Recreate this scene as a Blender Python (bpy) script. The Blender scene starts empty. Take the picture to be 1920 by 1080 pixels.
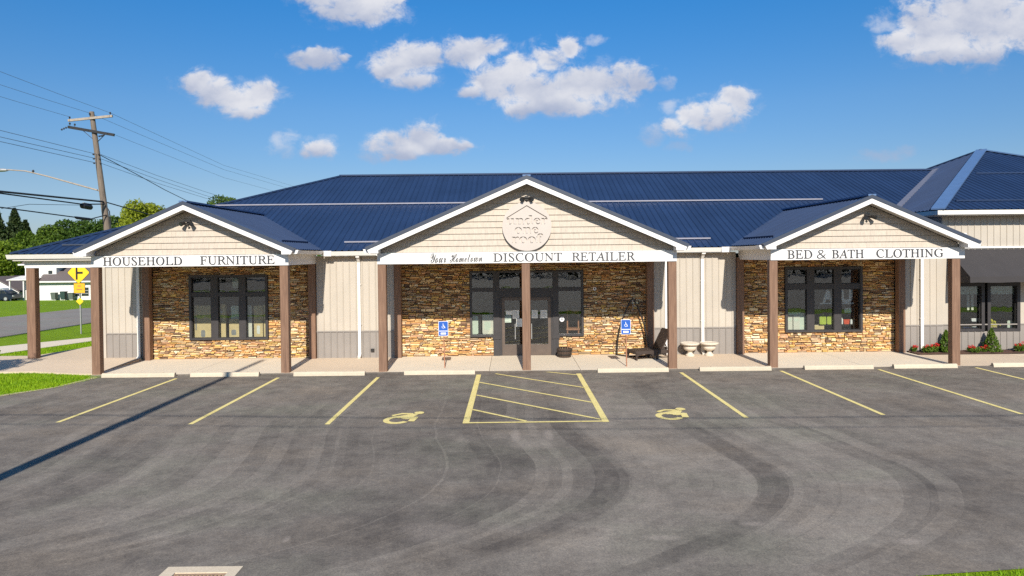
import bpy, bmesh, math, random
import numpy as np
from mathutils import Vector, Matrix
random.seed(7)
rng = np.random.default_rng(7)
S = bpy.context.scene
COL = S.collection
R = math.radians

# ------------------------------------------------------------------ camera
cam = bpy.data.cameras.new('camera')
cam.sensor_fit = 'HORIZONTAL'; cam.sensor_width = 36.0; cam.lens = 24.0
cam.shift_x = 0.0; cam.shift_y = -(540 - 495.12) / 1920
cam.clip_start = 0.1; cam.clip_end = 4000
camo = bpy.data.objects.new('camera', cam); COL.objects.link(camo)
_roll, _yaw, _pitch = 0.0104015, 0.0016612, -0.0136024
_f = Vector((math.sin(_yaw), math.cos(_yaw), 0)); _r = Vector((math.cos(_yaw), -math.sin(_yaw), 0)); _u = Vector((0, 0, 1))
_f, _u = _f * math.cos(_pitch) + _u * math.sin(_pitch), _u * math.cos(_pitch) - _f * math.sin(_pitch)
_r, _u = _r * math.cos(_roll) - _u * math.sin(_roll), _u * math.cos(_roll) + _r * math.sin(_roll)
_m = Matrix((_r, _u, -_f)).transposed().to_4x4(); _m.translation = (0, 0, 3.6)
camo.matrix_world = _m
S.camera = camo

# ------------------------------------------------------------------ world
SUN_EL = R(32.4)
SUN_DIR = Vector((-0.05 * math.cos(SUN_EL), math.cos(SUN_EL), -math.sin(SUN_EL))).normalized()   # light travels this way
W = bpy.data.worlds.new('World'); S.world = W; W.use_nodes = True
nt = W.node_tree; N = nt.nodes; L = nt.links
for n in list(N): N.remove(n)
CLOUDS = [(-0.282,0.379,0.035,0.014),(-0.235,0.371,0.059,0.03),(-0.203,0.362,0.048,0.025),(-0.169,0.374,0.02,0.02),(-0.281,0.289,0.041,0.016),(-0.281,0.299,0.019,0.011),(-0.243,0.29,0.016,0.006),(-0.458,0.256,0.03,0.019),(-0.422,0.24,0.037,0.02),(-0.389,0.228,0.041,0.019),(-0.363,0.242,0.025,0.017),(-0.381,0.215,0.028,0.011),(-0.149,0.286,0.048,0.027),(-0.168,0.272,0.039,0.016),(-0.12,0.291,0.033,0.02),(-0.065,0.295,0.037,0.022),(-0.035,0.304,0.027,0.016),(-0.137,0.254,0.035,0.014),(-0.056,0.236,0.019,0.009),(-0.01,0.255,0.044,0.031),(0.016,0.274,0.028,0.023),(0.059,0.287,0.027,0.022),(0.087,0.304,0.02,0.016),(0.035,0.239,0.064,0.028),(0.113,0.245,0.072,0.031),(0.177,0.252,0.039,0.028),(0.02,0.211,0.031,0.013),(0.082,0.219,0.078,0.017),(-0.168,0.162,0.041,0.019),(-0.129,0.171,0.036,0.022),(-0.098,0.161,0.039,0.014),(-0.071,0.161,0.017,0.008),(-0.159,0.151,0.031,0.011),(-0.279,0.156,0.027,0.013),(0.244,0.181,0.023,0.016),(0.269,0.2,0.02,0.019),(0.302,0.202,0.036,0.023),(0.333,0.221,0.025,0.023),(0.628,0.317,0.055,0.037),(0.687,0.334,0.086,0.056),(0.745,0.325,0.07,0.044),(0.572,0.305,0.033,0.017),(0.597,0.338,0.033,0.036),(0.659,0.287,0.086,0.016)]
WISPS = [(0.229,0.249,0.014,0.008),(0.234,0.213,0.013,0.009),(0.125,0.312,0.012,0.006),(-0.2,0.15,0.02,0.01),(-0.01,0.236,0.012,0.014),(0.548,0.335,0.02,0.016),(-0.331,0.167,0.019,0.016),(0.213,0.175,0.019,0.013),(0.542,0.139,0.031,0.009),(0.581,0.145,0.016,0.008),(0.249,0.156,0.017,0.008),(-0.35,0.239,0.031,0.008)]

def wm(op, a, b=None, c=None, clamp=False):
    n = N.new('ShaderNodeMath'); n.operation = op; n.use_clamp = clamp
    for i, v in enumerate((a, b, c)):
        if v is None: continue
        if isinstance(v, (int, float)): n.inputs[i].default_value = v
        else: L.new(v, n.inputs[i])
    return n.outputs[0]
def wv(op, a, b):
    n = N.new('ShaderNodeVectorMath'); n.operation = op
    for i, v in enumerate((a, b)):
        if isinstance(v, tuple): n.inputs[i].default_value = v
        else: L.new(v, n.inputs[i])
    return n.outputs['Value'] if op == 'DOT_PRODUCT' else n.outputs['Vector']
sky = N.new('ShaderNodeTexSky'); sky.sky_type = 'NISHITA'; sky.sun_disc = False
sky.sun_elevation = SUN_EL; sky.sun_rotation = R(180)
sky.air_density = 1.0; sky.dust_density = 0.35; sky.ozone_density = 2.2; sky.altitude = 0
tc = N.new('ShaderNodeTexCoord'); sep = N.new('ShaderNodeSeparateXYZ'); L.new(tc.outputs['Generated'], sep.inputs[0])
ysafe = wm('MAXIMUM', sep.outputs[1], 0.03)
pa = wm('DIVIDE', sep.outputs[0], ysafe); pb = wm('DIVIDE', sep.outputs[2], ysafe)
cmb = N.new('ShaderNodeCombineXYZ'); L.new(pa, cmb.inputs[0]); L.new(pb, cmb.inputs[1])
def noise(scale, detail, rough, vec, off=(0, 0, 0), dist=0.0):
    mp = N.new('ShaderNodeMapping'); mp.inputs['Location'].default_value = off; mp.inputs['Scale'].default_value = (1, 1.25, 1)
    L.new(vec, mp.inputs[0])
    n = N.new('ShaderNodeTexNoise'); n.inputs['Scale'].default_value = scale; n.inputs['Detail'].default_value = detail
    n.inputs['Roughness'].default_value = rough; n.inputs['Distortion'].default_value = dist; L.new(mp.outputs[0], n.inputs['Vector'])
    return n
nwarp = noise(22, 3, 0.5, cmb.outputs[0])
wsub = wv('SUBTRACT', nwarp.outputs['Color'], (0.5, 0.5, 0.5))
wsc = wv('MULTIPLY', wsub, (0.03, 0.022, 0))
pvec = wv('ADD', cmb.outputs[0], wsc)
def field(blobs, dy, k=1.0):
    cur = None
    for a, b, ra, rb in blobs:
        d = wv('SUBTRACT', pvec, (a, b + dy * rb, 0)); d = wv('MULTIPLY', d, (1 / (ra * k), 1 / (rb * k), 0))
        q = wv('DOT_PRODUCT', d, d)
        if cur is None: cur = q
        else: cur = wm('SMOOTH_MIN', cur, q, 0.35)
    return cur
nfine = noise(34, 10, 0.66, cmb.outputs[0], (3.1, 1.7, 0), 0.3)
nbig = noise(9, 5, 0.55, cmb.outputs[0], (7.1, 4.7, 0))
d0 = field(CLOUDS, 0.0, 1.08)
nf = wm('MULTIPLY', wm('SUBTRACT', nfine.outputs['Fac'], 0.5), 4.6)
nmid = noise(13, 4, 0.5, cmb.outputs[0], (1.3, 9.2, 0), 0.2)
nf = wm('ADD', nf, wm('MULTIPLY', wm('SUBTRACT', nmid.outputs['Fac'], 0.5), 2.2))
dens = wm('ADD', wm('MULTIPLY', wm('SUBTRACT', 1.0, d0), 1.7), nf)
al = N.new('ShaderNodeMapRange'); al.interpolation_type = 'SMOOTHSTEP'; al.inputs[1].default_value = -0.35; al.inputs[2].default_value = 1.35
L.new(dens, al.inputs[0])
dw = field(WISPS, 0.0, 1.3)
densw = wm('ADD', wm('SUBTRACT', 1.0, dw), nf)
alw = N.new('ShaderNodeMapRange'); alw.interpolation_type = 'SMOOTHSTEP'; alw.inputs[1].default_value = -0.3; alw.inputs[2].default_value = 1.6; alw.inputs[4].default_value = 0.5
L.new(densw, alw.inputs[0])
veil = N.new('ShaderNodeMapRange'); veil.interpolation_type = 'SMOOTHSTEP'; veil.inputs[1].default_value = 0.1; veil.inputs[2].default_value = 2.6; veil.inputs[4].default_value = 0.42
L.new(wm('ADD', wm('SUBTRACT', 1.9, d0), wm('MULTIPLY', nf, 1.25)), veil.inputs[0])
alpha = wm('MAXIMUM', wm('MAXIMUM', al.outputs[0], alw.outputs[0]), veil.outputs[0])
front = N.new('ShaderNodeMapRange'); front.inputs[1].default_value = 0.05; front.inputs[2].default_value = 0.15; L.new(sep.outputs[1], front.inputs[0])
alpha = wm('MULTIPLY', wm('MULTIPLY', alpha, front.outputs[0]), 0.95)
# cloud tone: sunlit tops, greyer bases and thick middles
dtop = field(CLOUDS, 0.9, 1.08)
base = wm('SUBTRACT', dtop, d0)
tone = N.new('ShaderNodeMapRange'); tone.interpolation_type = 'SMOOTHSTEP'; tone.inputs[1].default_value = 2.2; tone.inputs[2].default_value = -1.2
L.new(wm('ADD', wm('ADD', base, wm('MULTIPLY', wm('SUBTRACT', nfine.outputs['Fac'], 0.5), -1.8)), wm('MULTIPLY', wm('SUBTRACT', nbig.outputs['Fac'], 0.5), 4.5)), tone.inputs[0])
cc = N.new('ShaderNodeMixRGB'); cc.inputs[1].default_value = (2.75, 3.1, 4.1, 1); cc.inputs[2].default_value = (5.35, 5.35, 5.6, 1)
L.new(tone.outputs[0], cc.inputs[0])
hsv = N.new('ShaderNodeHueSaturation'); hsv.inputs['Saturation'].default_value = 1.25; hsv.inputs['Value'].default_value = 1.0
L.new(sky.outputs[0], hsv.inputs['Color'])
grade = N.new('ShaderNodeValToRGB'); ge = grade.color_ramp.elements; ge.new(0.5); ge.new(0.8)     # clear, deep blue summer air: same all round the horizon
for e_, (p_, c_) in zip(ge, ((0.025, (0.39, 0.45, 0.66)), (0.10, (0.47, 0.50, 0.60)), (0.20, (0.49, 0.60, 0.71)), (0.34, (0.31, 0.68, 0.87)))): e_.position = p_; e_.color = (*c_, 1)
L.new(sep.outputs[2], grade.inputs[0])
gm = N.new('ShaderNodeMixRGB'); gm.blend_type = 'MULTIPLY'; gm.inputs[0].default_value = 1.0; L.new(hsv.outputs[0], gm.inputs[1]); L.new(grade.outputs[0], gm.inputs[2])
mix = N.new('ShaderNodeMixRGB'); L.new(alpha, mix.inputs[0]); L.new(gm.outputs[0], mix.inputs[1]); L.new(cc.outputs[0], mix.inputs[2])
bg = N.new('ShaderNodeBackground'); bg.inputs['Strength'].default_value = 0.10
wo = N.new('ShaderNodeOutputWorld'); L.new(mix.outputs[0], bg.inputs[0]); L.new(bg.outputs[0], wo.inputs[0])
W.cycles.sampling_method = 'MANUAL'; W.cycles.sample_map_resolution = 512

sun = bpy.data.lights.new('sun', 'SUN'); sun.energy = 4.2; sun.angle = R(0.53); sun.color = (1.0, 0.93, 0.82)
suno = bpy.data.objects.new('sun', sun); COL.objects.link(suno)
suno.rotation_euler = (-SUN_DIR).to_track_quat('Z', 'Y').to_euler(); suno.location = (0, -30, 40)

S.view_settings.view_transform = 'Standard'; S.view_settings.look = 'None'
S.view_settings.gamma = 1.0; S.view_settings.use_curve_mapping = False
S.view_settings.exposure = 0.60
S.cycles.max_bounces = 6; S.cycles.transparent_max_bounces = 12
S.cycles.caustics_reflective = False; S.cycles.caustics_refractive = False
S.cycles.use_denoising = False

# ------------------------------------------------------------------ materials
def new_mat(name):
    m = bpy.data.materials.new(name); m.use_nodes = True
    return m, m.node_tree.nodes, m.node_tree.links, m.node_tree.nodes['Principled BSDF']
def coords(nodes, links, scale=(1, 1, 1), rot=(0, 0, 0), kind='Object'):
    t = nodes.new('ShaderNodeTexCoord'); mp = nodes.new('ShaderNodeMapping')
    mp.inputs['Scale'].default_value = scale; mp.inputs['Rotation'].default_value = rot
    links.new(t.outputs[kind], mp.inputs[0]); return mp.outputs[0]
def nz(nodes, links, vec, scale, detail=4, rough=0.55, dist=0.0):
    n = nodes.new('ShaderNodeTexNoise'); n.inputs['Scale'].default_value = scale; n.inputs['Detail'].default_value = detail
    n.inputs['Roughness'].default_value = rough; n.inputs['Distortion'].default_value = dist
    links.new(vec, n.inputs['Vector']); return n.outputs['Fac']
def ramp(nodes, links, fac, stops):
    r = nodes.new('ShaderNodeValToRGB'); e = r.color_ramp.elements
    while len(e) < len(stops): e.new(0.5)
    for i, (p, c) in enumerate(stops): e[i].position = p; e[i].color = (*c, 1) if len(c) == 3 else c
    links.new(fac, r.inputs[0]); return r.outputs[0]
def mixc(nodes, links, fac, a, b, mode='MIX'):
    m = nodes.new('ShaderNodeMixRGB'); m.blend_type = mode
    for i, v in enumerate((fac, a, b)):
        if isinstance(v, (int, float)): m.inputs[i].default_value = v
        elif isinstance(v, tuple): m.inputs[i].default_value = (*v, 1) if len(v) == 3 else v
        else: links.new(v, m.inputs[i])
    return m.outputs[0]
def mth(nodes, links, op, a, b=None, c=None):
    n = nodes.new('ShaderNodeMath'); n.operation = op
    for i, v in enumerate((a, b, c)):
        if v is None: continue
        if isinstance(v, (int, float)): n.inputs[i].default_value = v
        else: links.new(v, n.inputs[i])
    return n.outputs[0]
def bump(nodes, links, bsdf, h, strength=0.2, dist=0.02):
    b = nodes.new('ShaderNodeBump'); b.inputs['Strength'].default_value = strength; b.inputs['Distance'].default_value = dist
    links.new(h, b.inputs['Height']); links.new(b.outputs[0], bsdf.inputs['Normal'])
def simple(name, col, rough=0.6, metal=0.0, var=0.12, scale=3.0, spec=0.5, stretch=(1, 1, 1), objvar=0.0, bumpy=0.0, fine=None):
    m, n, l, p = new_mat(name)
    v = coords(n, l, stretch)
    f = nz(n, l, v, scale, 6, 0.6)
    c = ramp(n, l, f, [(0.25, tuple(max(0, x * (1 - var)) for x in col)), (0.75, tuple(min(1, x * (1 + var)) for x in col))])
    if fine:
        f2 = nz(n, l, v, fine, 3, 0.7)
        c = mixc(n, l, 0.5, c, ramp(n, l, f2, [(0.3, tuple(x * 0.72 for x in col)), (0.7, tuple(min(1, x * 1.28) for x in col))]))
    if objvar:
        oi = n.new('ShaderNodeObjectInfo')
        mr = n.new('ShaderNodeMapRange'); mr.inputs[3].default_value = 1 - objvar; mr.inputs[4].default_value = 1 + objvar
        l.new(oi.outputs['Random'], mr.inputs[0])
        hs = n.new('ShaderNodeHueSaturation'); l.new(mr.outputs[0], hs.inputs['Value']); l.new(c, hs.inputs['Color']); c = hs.outputs[0]
    l.new(c, p.inputs['Base Color']); p.inputs['Roughness'].default_value = rough; p.inputs['Metallic'].default_value = metal
    p.inputs['Specular IOR Level'].default_value = spec
    if bumpy: bump(n, l, p, f, bumpy, 0.02)
    return m
M = {}
M['white'] = simple('white_trim_paint', (0.72, 0.70, 0.68), 0.45, var=0.05)
M['gutter'] = simple('white_gutter_paint', (0.72, 0.69, 0.64), 0.4, var=0.06)
M['soffit'] = simple('soffit_paint', (0.62, 0.57, 0.50), 0.6, var=0.05)
M['siding'] = simple('beige_metal_siding', (0.45, 0.40, 0.335), 0.5, var=0.06, scale=1.2, objvar=0.03)
M['wainscot'] = simple('grey_metal_wainscot', (0.255, 0.228, 0.205), 0.5, var=0.07, scale=1.5, objvar=0.04)
M['shake'] = simple('beige_shake_siding', (0.475, 0.405, 0.33), 0.65, var=0.12, scale=7, stretch=(2.5, 1, 0.8), bumpy=0.15)
M['navy'] = simple('navy_metal_roof', (0.017, 0.036, 0.088), 0.5, var=0.14, scale=0.6, spec=0.3, objvar=0.07)
M['navytrim'] = simple('navy_roof_trim', (0.05, 0.06, 0.085), 0.35, var=0.08)
M['hipcap'] = simple('pale_blue_hip_cap', (0.10, 0.17, 0.31), 0.3, var=0.08)
M['rail'] = simple('galvanised_snow_rail', (0.30, 0.29, 0.33), 0.35, metal=0.2, var=0.1)
M['disc'] = simple('cream_sign_board', (0.50, 0.44, 0.39), 0.55, var=0.04)
M['frame'] = simple('dark_bronze_frame', (0.040, 0.036, 0.037), 0.45, var=0.2, scale=5)
M['door'] = simple('dark_brown_door', (0.105, 0.078, 0.062), 0.45, var=0.15, scale=4)
M['letters'] = simple('charcoal_lettering', (0.045, 0.045, 0.05), 0.5, var=0.1)
M['black'] = simple('black_metal', (0.02, 0.018, 0.017), 0.45, var=0.2)
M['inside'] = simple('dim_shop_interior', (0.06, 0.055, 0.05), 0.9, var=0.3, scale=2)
M['concrete'] = simple('pale_concrete', (0.68, 0.59, 0.465), 0.9, var=0.09, scale=1.3, fine=40, objvar=0.03)
M['tanconcrete'] = simple('tan_concrete', (0.62, 0.495, 0.365), 0.9, var=0.10, scale=1.0, fine=40, objvar=0.03)
M['stopconcrete'] = simple('wheel_stop_concrete', (0.52, 0.445, 0.335), 0.9, var=0.15, scale=4, fine=50, objvar=0.05)
M['steel'] = simple('galvanised_steel', (0.42, 0.42, 0.41), 0.4, metal=0.4, var=0.1)
M['rust'] = simple('rusty_sign_post', (0.34, 0.15, 0.08), 0.7, var=0.25, scale=12)
M['blue'] = simple('sign_blue', (0.02, 0.10, 0.42), 0.4, var=0.05)
M['signwhite'] = simple('sign_white', (0.78, 0.78, 0.8), 0.4, var=0.03)
M['yellow'] = simple('sign_yellow', (0.80, 0.52, 0.02), 0.45, var=0.05)
M['orange'] = simple('sign_amber', (0.78, 0.40, 0.02), 0.45, var=0.05)
M['polewood'] = simple('weathered_pole_wood', (0.17, 0.135, 0.105), 0.9, var=0.25, scale=4, stretch=(6, 6, 0.6))
M['armwood'] = simple('grey_crossarm_wood', (0.33, 0.28, 0.23), 0.9, var=0.2, scale=6)
M['wire'] = simple('dark_cable', (0.02, 0.02, 0.024), 0.6, var=0.1)
M['thinwire'] = simple('aluminium_line', (0.16, 0.21, 0.29), 0.6, var=0.1)
M['wicker'] = simple('dark_wicker', (0.045, 0.03, 0.023), 0.7, var=0.35, scale=60)
M['barrel'] = simple('weathered_barrel_wood', (0.065, 0.042, 0.03), 0.8, var=0.3, scale=10, stretch=(6, 6, 1))
M['caststone'] = simple('cast_stone', (0.62, 0.55, 0.45), 0.9, var=0.15, scale=9)
M['mulch'] = simple('bark_mulch', (0.075, 0.038, 0.025), 1.0, var=0.5, scale=30, bumpy=0.6)
M['awning'] = simple('charcoal_awning_canvas', (0.040, 0.036, 0.037), 0.9, var=0.1, scale=2)
M['paper'] = simple('paper', (0.74, 0.74, 0.70), 0.8, var=0.03)
M['print'] = simple('grey_print', (0.25, 0.25, 0.26), 0.8, var=0.1)
M['cardboard'] = simple('kraft_cardboard', (0.70, 0.54, 0.29), 0.85, var=0.15, scale=3)
M['towel'] = simple('white_bedding', (0.72, 0.70, 0.62), 0.9, var=0.06)
M['mint'] = simple('pale_mint_fabric', (0.66, 0.74, 0.64), 0.9, var=0.08)
M['lime'] = simple('lime_fabric', (0.42, 0.52, 0.06), 0.8, var=0.15)
M['redtoy'] = simple('red_plastic', (0.65, 0.08, 0.03), 0.5, var=0.1)
M['flowery'] = simple('yellow_silk_flower', (0.55, 0.50, 0.05), 0.8, var=0.2)
M['housewhite'] = simple('white_house_siding', (0.74, 0.73, 0.70), 0.6, var=0.05)
M['shingle'] = simple('grey_brown_roof_shingle', (0.13, 0.105, 0.10), 0.9, var=0.2, scale=6)
M['window'] = simple('dark_window_glass', (0.03, 0.035, 0.04), 0.15, var=0.2)
M['carpaint'] = simple('dark_navy_car_paint', (0.012, 0.018, 0.035), 0.22, var=0.1)
M['silver'] = simple('silver_car_paint', (0.38, 0.42, 0.42), 0.3, var=0.05)
M['tyre'] = simple('tyre_rubber', (0.02, 0.02, 0.02), 0.9, var=0.1)
M['hub'] = simple('alloy_wheel', (0.5, 0.5, 0.5), 0.35, metal=0.5, var=0.1)
M['bingreen'] = simple('dark_green_plastic', (0.02, 0.05, 0.04), 0.6, var=0.15)
M['bingrey'] = simple('grey_green_plastic', (0.10, 0.12, 0.10), 0.6, var=0.15)
M['red'] = simple('red_petal', (0.55, 0.02, 0.015), 0.7, var=0.25, scale=20)
M['gravel'] = simple('dry_dusty_gravel', (0.46, 0.38, 0.24), 1.0, var=0.35, scale=9, fine=45)
M['flash'] = simple('grey_valley_metal', (0.17, 0.17, 0.20), 0.4, var=0.1)
M['bark'] = simple('tree_bark', (0.11, 0.08, 0.06), 0.95, var=0.3, scale=5, stretch=(4, 4, 1))
M['mortar'] = simple('dark_stone_joint', (0.13, 0.09, 0.055), 0.95, var=0.3, scale=10)
M['hole'] = simple('dark_drain_pit', (0.012, 0.011, 0.010), 1.0, var=0.2)
M['iron'] = simple('rusted_cast_iron', (0.28, 0.19, 0.13), 0.8, var=0.2, scale=15)
M['draincollar'] = simple('cream_concrete_collar', (0.62, 0.52, 0.38), 0.9, var=0.1, scale=8, fine=60)

# glass that shows what is behind it and mirrors what is in front
def glass_mat(name, tint, boost):
    m, n, l, p = new_mat(name); n.remove(p)
    out = n['Material Output']
    t = n.new('ShaderNodeBsdfTransparent'); t.inputs[0].default_value = (*tint, 1)
    g = n.new('ShaderNodeBsdfGlossy'); g.inputs['Roughness'].default_value = 0.015
    v = coords(n, l, (1, 1, 1)); f = nz(n, l, v, 1.6, 2, 0.5)
    b = n.new('ShaderNodeBump'); b.inputs['Strength'].default_value = 0.05; b.inputs['Distance'].default_value = 0.03
    l.new(f, b.inputs['Height']); l.new(b.outputs[0], g.inputs['Normal'])
    fr = n.new('ShaderNodeFresnel'); fr.inputs[0].default_value = 1.5
    mr = n.new('ShaderNodeMath'); mr.operation = 'MULTIPLY_ADD'; mr.inputs[1].default_value = 1.0; mr.inputs[2].default_value = boost; mr.use_clamp = True
    l.new(fr.outputs[0], mr.inputs[0])
    mx = n.new('ShaderNodeMixShader'); l.new(mr.outputs[0], mx.inputs[0]); l.new(t.outputs[0], mx.inputs[1]); l.new(g.outputs[0], mx.inputs[2])
    l.new(mx.outputs[0], out.inputs[0]); return m
M['glass'] = glass_mat('shop_window_glass', (0.93, 0.95, 0.93), 0.065)

# stone: each piece carries its own colour
def stone_mat():
    m, n, l, p = new_mat('ledge_stone')
    a = n.new('ShaderNodeAttribute'); a.attribute_name = 'tint'
    v = coords(n, l, (1, 1, 2.2)); f = nz(n, l, v, 9, 6, 0.65); f2 = nz(n, l, v, 45, 3, 0.6)
    c = mixc(n, l, 1.0, a.outputs['Color'], ramp(n, l, f, [(0.3, (0.62, 0.58, 0.55)), (0.72, (1.25, 1.22, 1.12))]), 'MULTIPLY')
    c = mixc(n, l, 0.5, c, ramp(n, l, f2, [(0.3, (0.55, 0.55, 0.55)), (0.7, (1.3, 1.3, 1.3))]), 'MULTIPLY')
    l.new(c, p.inputs['Base Color']); p.inputs['Roughness'].default_value = 0.9
    bump(n, l, p, f2, 0.5, 0.02); return m
M['stone'] = stone_mat()
def wood_mat():
    m, n, l, p = new_mat('brown_stained_timber')
    v = coords(n, l, (9, 9, 0.55)); f = nz(n, l, v, 2.5, 6, 0.65, 0.6)
    w = coords(n, l, (1, 1, 0.8)); g = nz(n, l, w, 1.1, 4, 0.6)
    c = ramp(n, l, f, [(0.25, (0.095, 0.048, 0.028)), (0.5, (0.185, 0.098, 0.057)), (0.78, (0.30, 0.18, 0.112))])
    c = mixc(n, l, mth(n, l, 'MULTIPLY', g, 0.45), c, (0.24, 0.15, 0.105))
    l.new(c, p.inputs['Base Color']); p.inputs['Roughness'].default_value = 0.75
    bump(n, l, p, f, 0.3, 0.01); return m
M['wood'] = wood_mat()
def paint_line():
    m, n, l, p = new_mat('worn_yellow_road_paint')
    v = coords(n, l); f = nz(n, l, v, 14, 6, 0.75); f2 = nz(n, l, v, 2.2, 3, 0.5)
    fac = mth(n, l, 'ADD', f, mth(n, l, 'MULTIPLY', f2, 0.35))
    c = ramp(n, l, fac, [(0.47, (0.20, 0.17, 0.12)), (0.57, (0.70, 0.57, 0.20)), (0.85, (0.82, 0.70, 0.30))])
    l.new(c, p.inputs['Base Color']); p.inputs['Roughness'].default_value = 0.85; return m
M['yellowpaint'] = paint_line()
def lawn_mat(name, a, b, c3):
    m, n, l, p = new_mat(name)
    v = coords(n, l, kind='Object'); f = nz(n, l, v, 0.35, 5, 0.6); f2 = nz(n, l, v, 6, 4, 0.7); f3 = nz(n, l, v, 60, 2, 0.6)
    c = ramp(n, l, f, [(0.3, a), (0.7, b)])
    c = mixc(n, l, mth(n, l, 'MULTIPLY', f2, 0.5), c, c3)
    c = mixc(n, l, 0.55, c, ramp(n, l, f3, [(0.25, (0.35, 0.4, 0.35)), (0.75, (1.5, 1.45, 1.3))]), 'MULTIPLY')
    l.new(c, p.inputs['Base Color']); p.inputs['Roughness'].default_value = 0.95; p.inputs['Specular IOR Level'].default_value = 0.15
    bump(n, l, p, f3, 0.7, 0.05); return m
M['lawn'] = lawn_mat('mown_lawn', (0.13, 0.25, 0.006), (0.20, 0.34, 0.008), (0.27, 0.35, 0.02))
def leaf_mat(name, dark, light, trans=0.35, rough=0.6):
    m, n, l, p = new_mat(name)
    g = n.new('ShaderNodeNewGeometry'); v = coords(n, l)
    f = nz(n, l, v, 0.8, 3, 0.6)
    mr = n.new('ShaderNodeMath'); mr.operation = 'ADD'; l.new(f, mr.inputs[0])
    k = n.new('ShaderNodeMath'); k.operation = 'MULTIPLY_ADD'; k.inputs[1].default_value = 0.6; k.inputs[2].default_value = -0.3
    l.new(g.outputs['Random Per Island'], k.inputs[0]); l.new(k.outputs[0], mr.inputs[1])
    c = ramp(n, l, mr.outputs[0], [(0.2, dark), (0.8, light)])
    l.new(c, p.inputs['Base Color']); p.inputs['Roughness'].default_value = rough; p.inputs['Specular IOR Level'].default_value = 0.25
    tr = n.new('ShaderNodeBsdfTranslucent'); l.new(c, tr.inputs[0])
    mx = n.new('ShaderNodeMixShader'); mx.inputs[0].default_value = trans
    out = n['Material Output']; l.new(p.outputs[0], mx.inputs[1]); l.new(tr.outputs[0], mx.inputs[2]); l.new(mx.outputs[0], out.inputs[0])
    return m
M['leafmid'] = leaf_mat('mid_green_leaves', (0.045, 0.09, 0.010), (0.13, 0.20, 0.02))
M['leafdark'] = leaf_mat('dark_green_leaves', (0.024, 0.058, 0.009), (0.085, 0.145, 0.02), 0.25)
M['hedge'] = leaf_mat('dense_dark_hedge_leaves', (0.010, 0.022, 0.006), (0.025, 0.045, 0.010), 0.05)
M['needle'] = leaf_mat('conifer_needles', (0.018, 0.038, 0.012), (0.06, 0.085, 0.025), 0.2)
M['willow'] = leaf_mat('yellow_green_leaves', (0.16, 0.20, 0.012), (0.32, 0.36, 0.03))
M['bright'] = leaf_mat('bright_lime_leaves', (0.08, 0.14, 0.01), (0.20, 0.27, 0.02))
M['shrub'] = leaf_mat('fresh_shrub_leaves', (0.05, 0.11, 0.012), (0.16, 0.24, 0.03))
M['blade'] = leaf_mat('grass_blades', (0.14, 0.28, 0.005), (0.30, 0.45, 0.01), 0.2)

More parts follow.
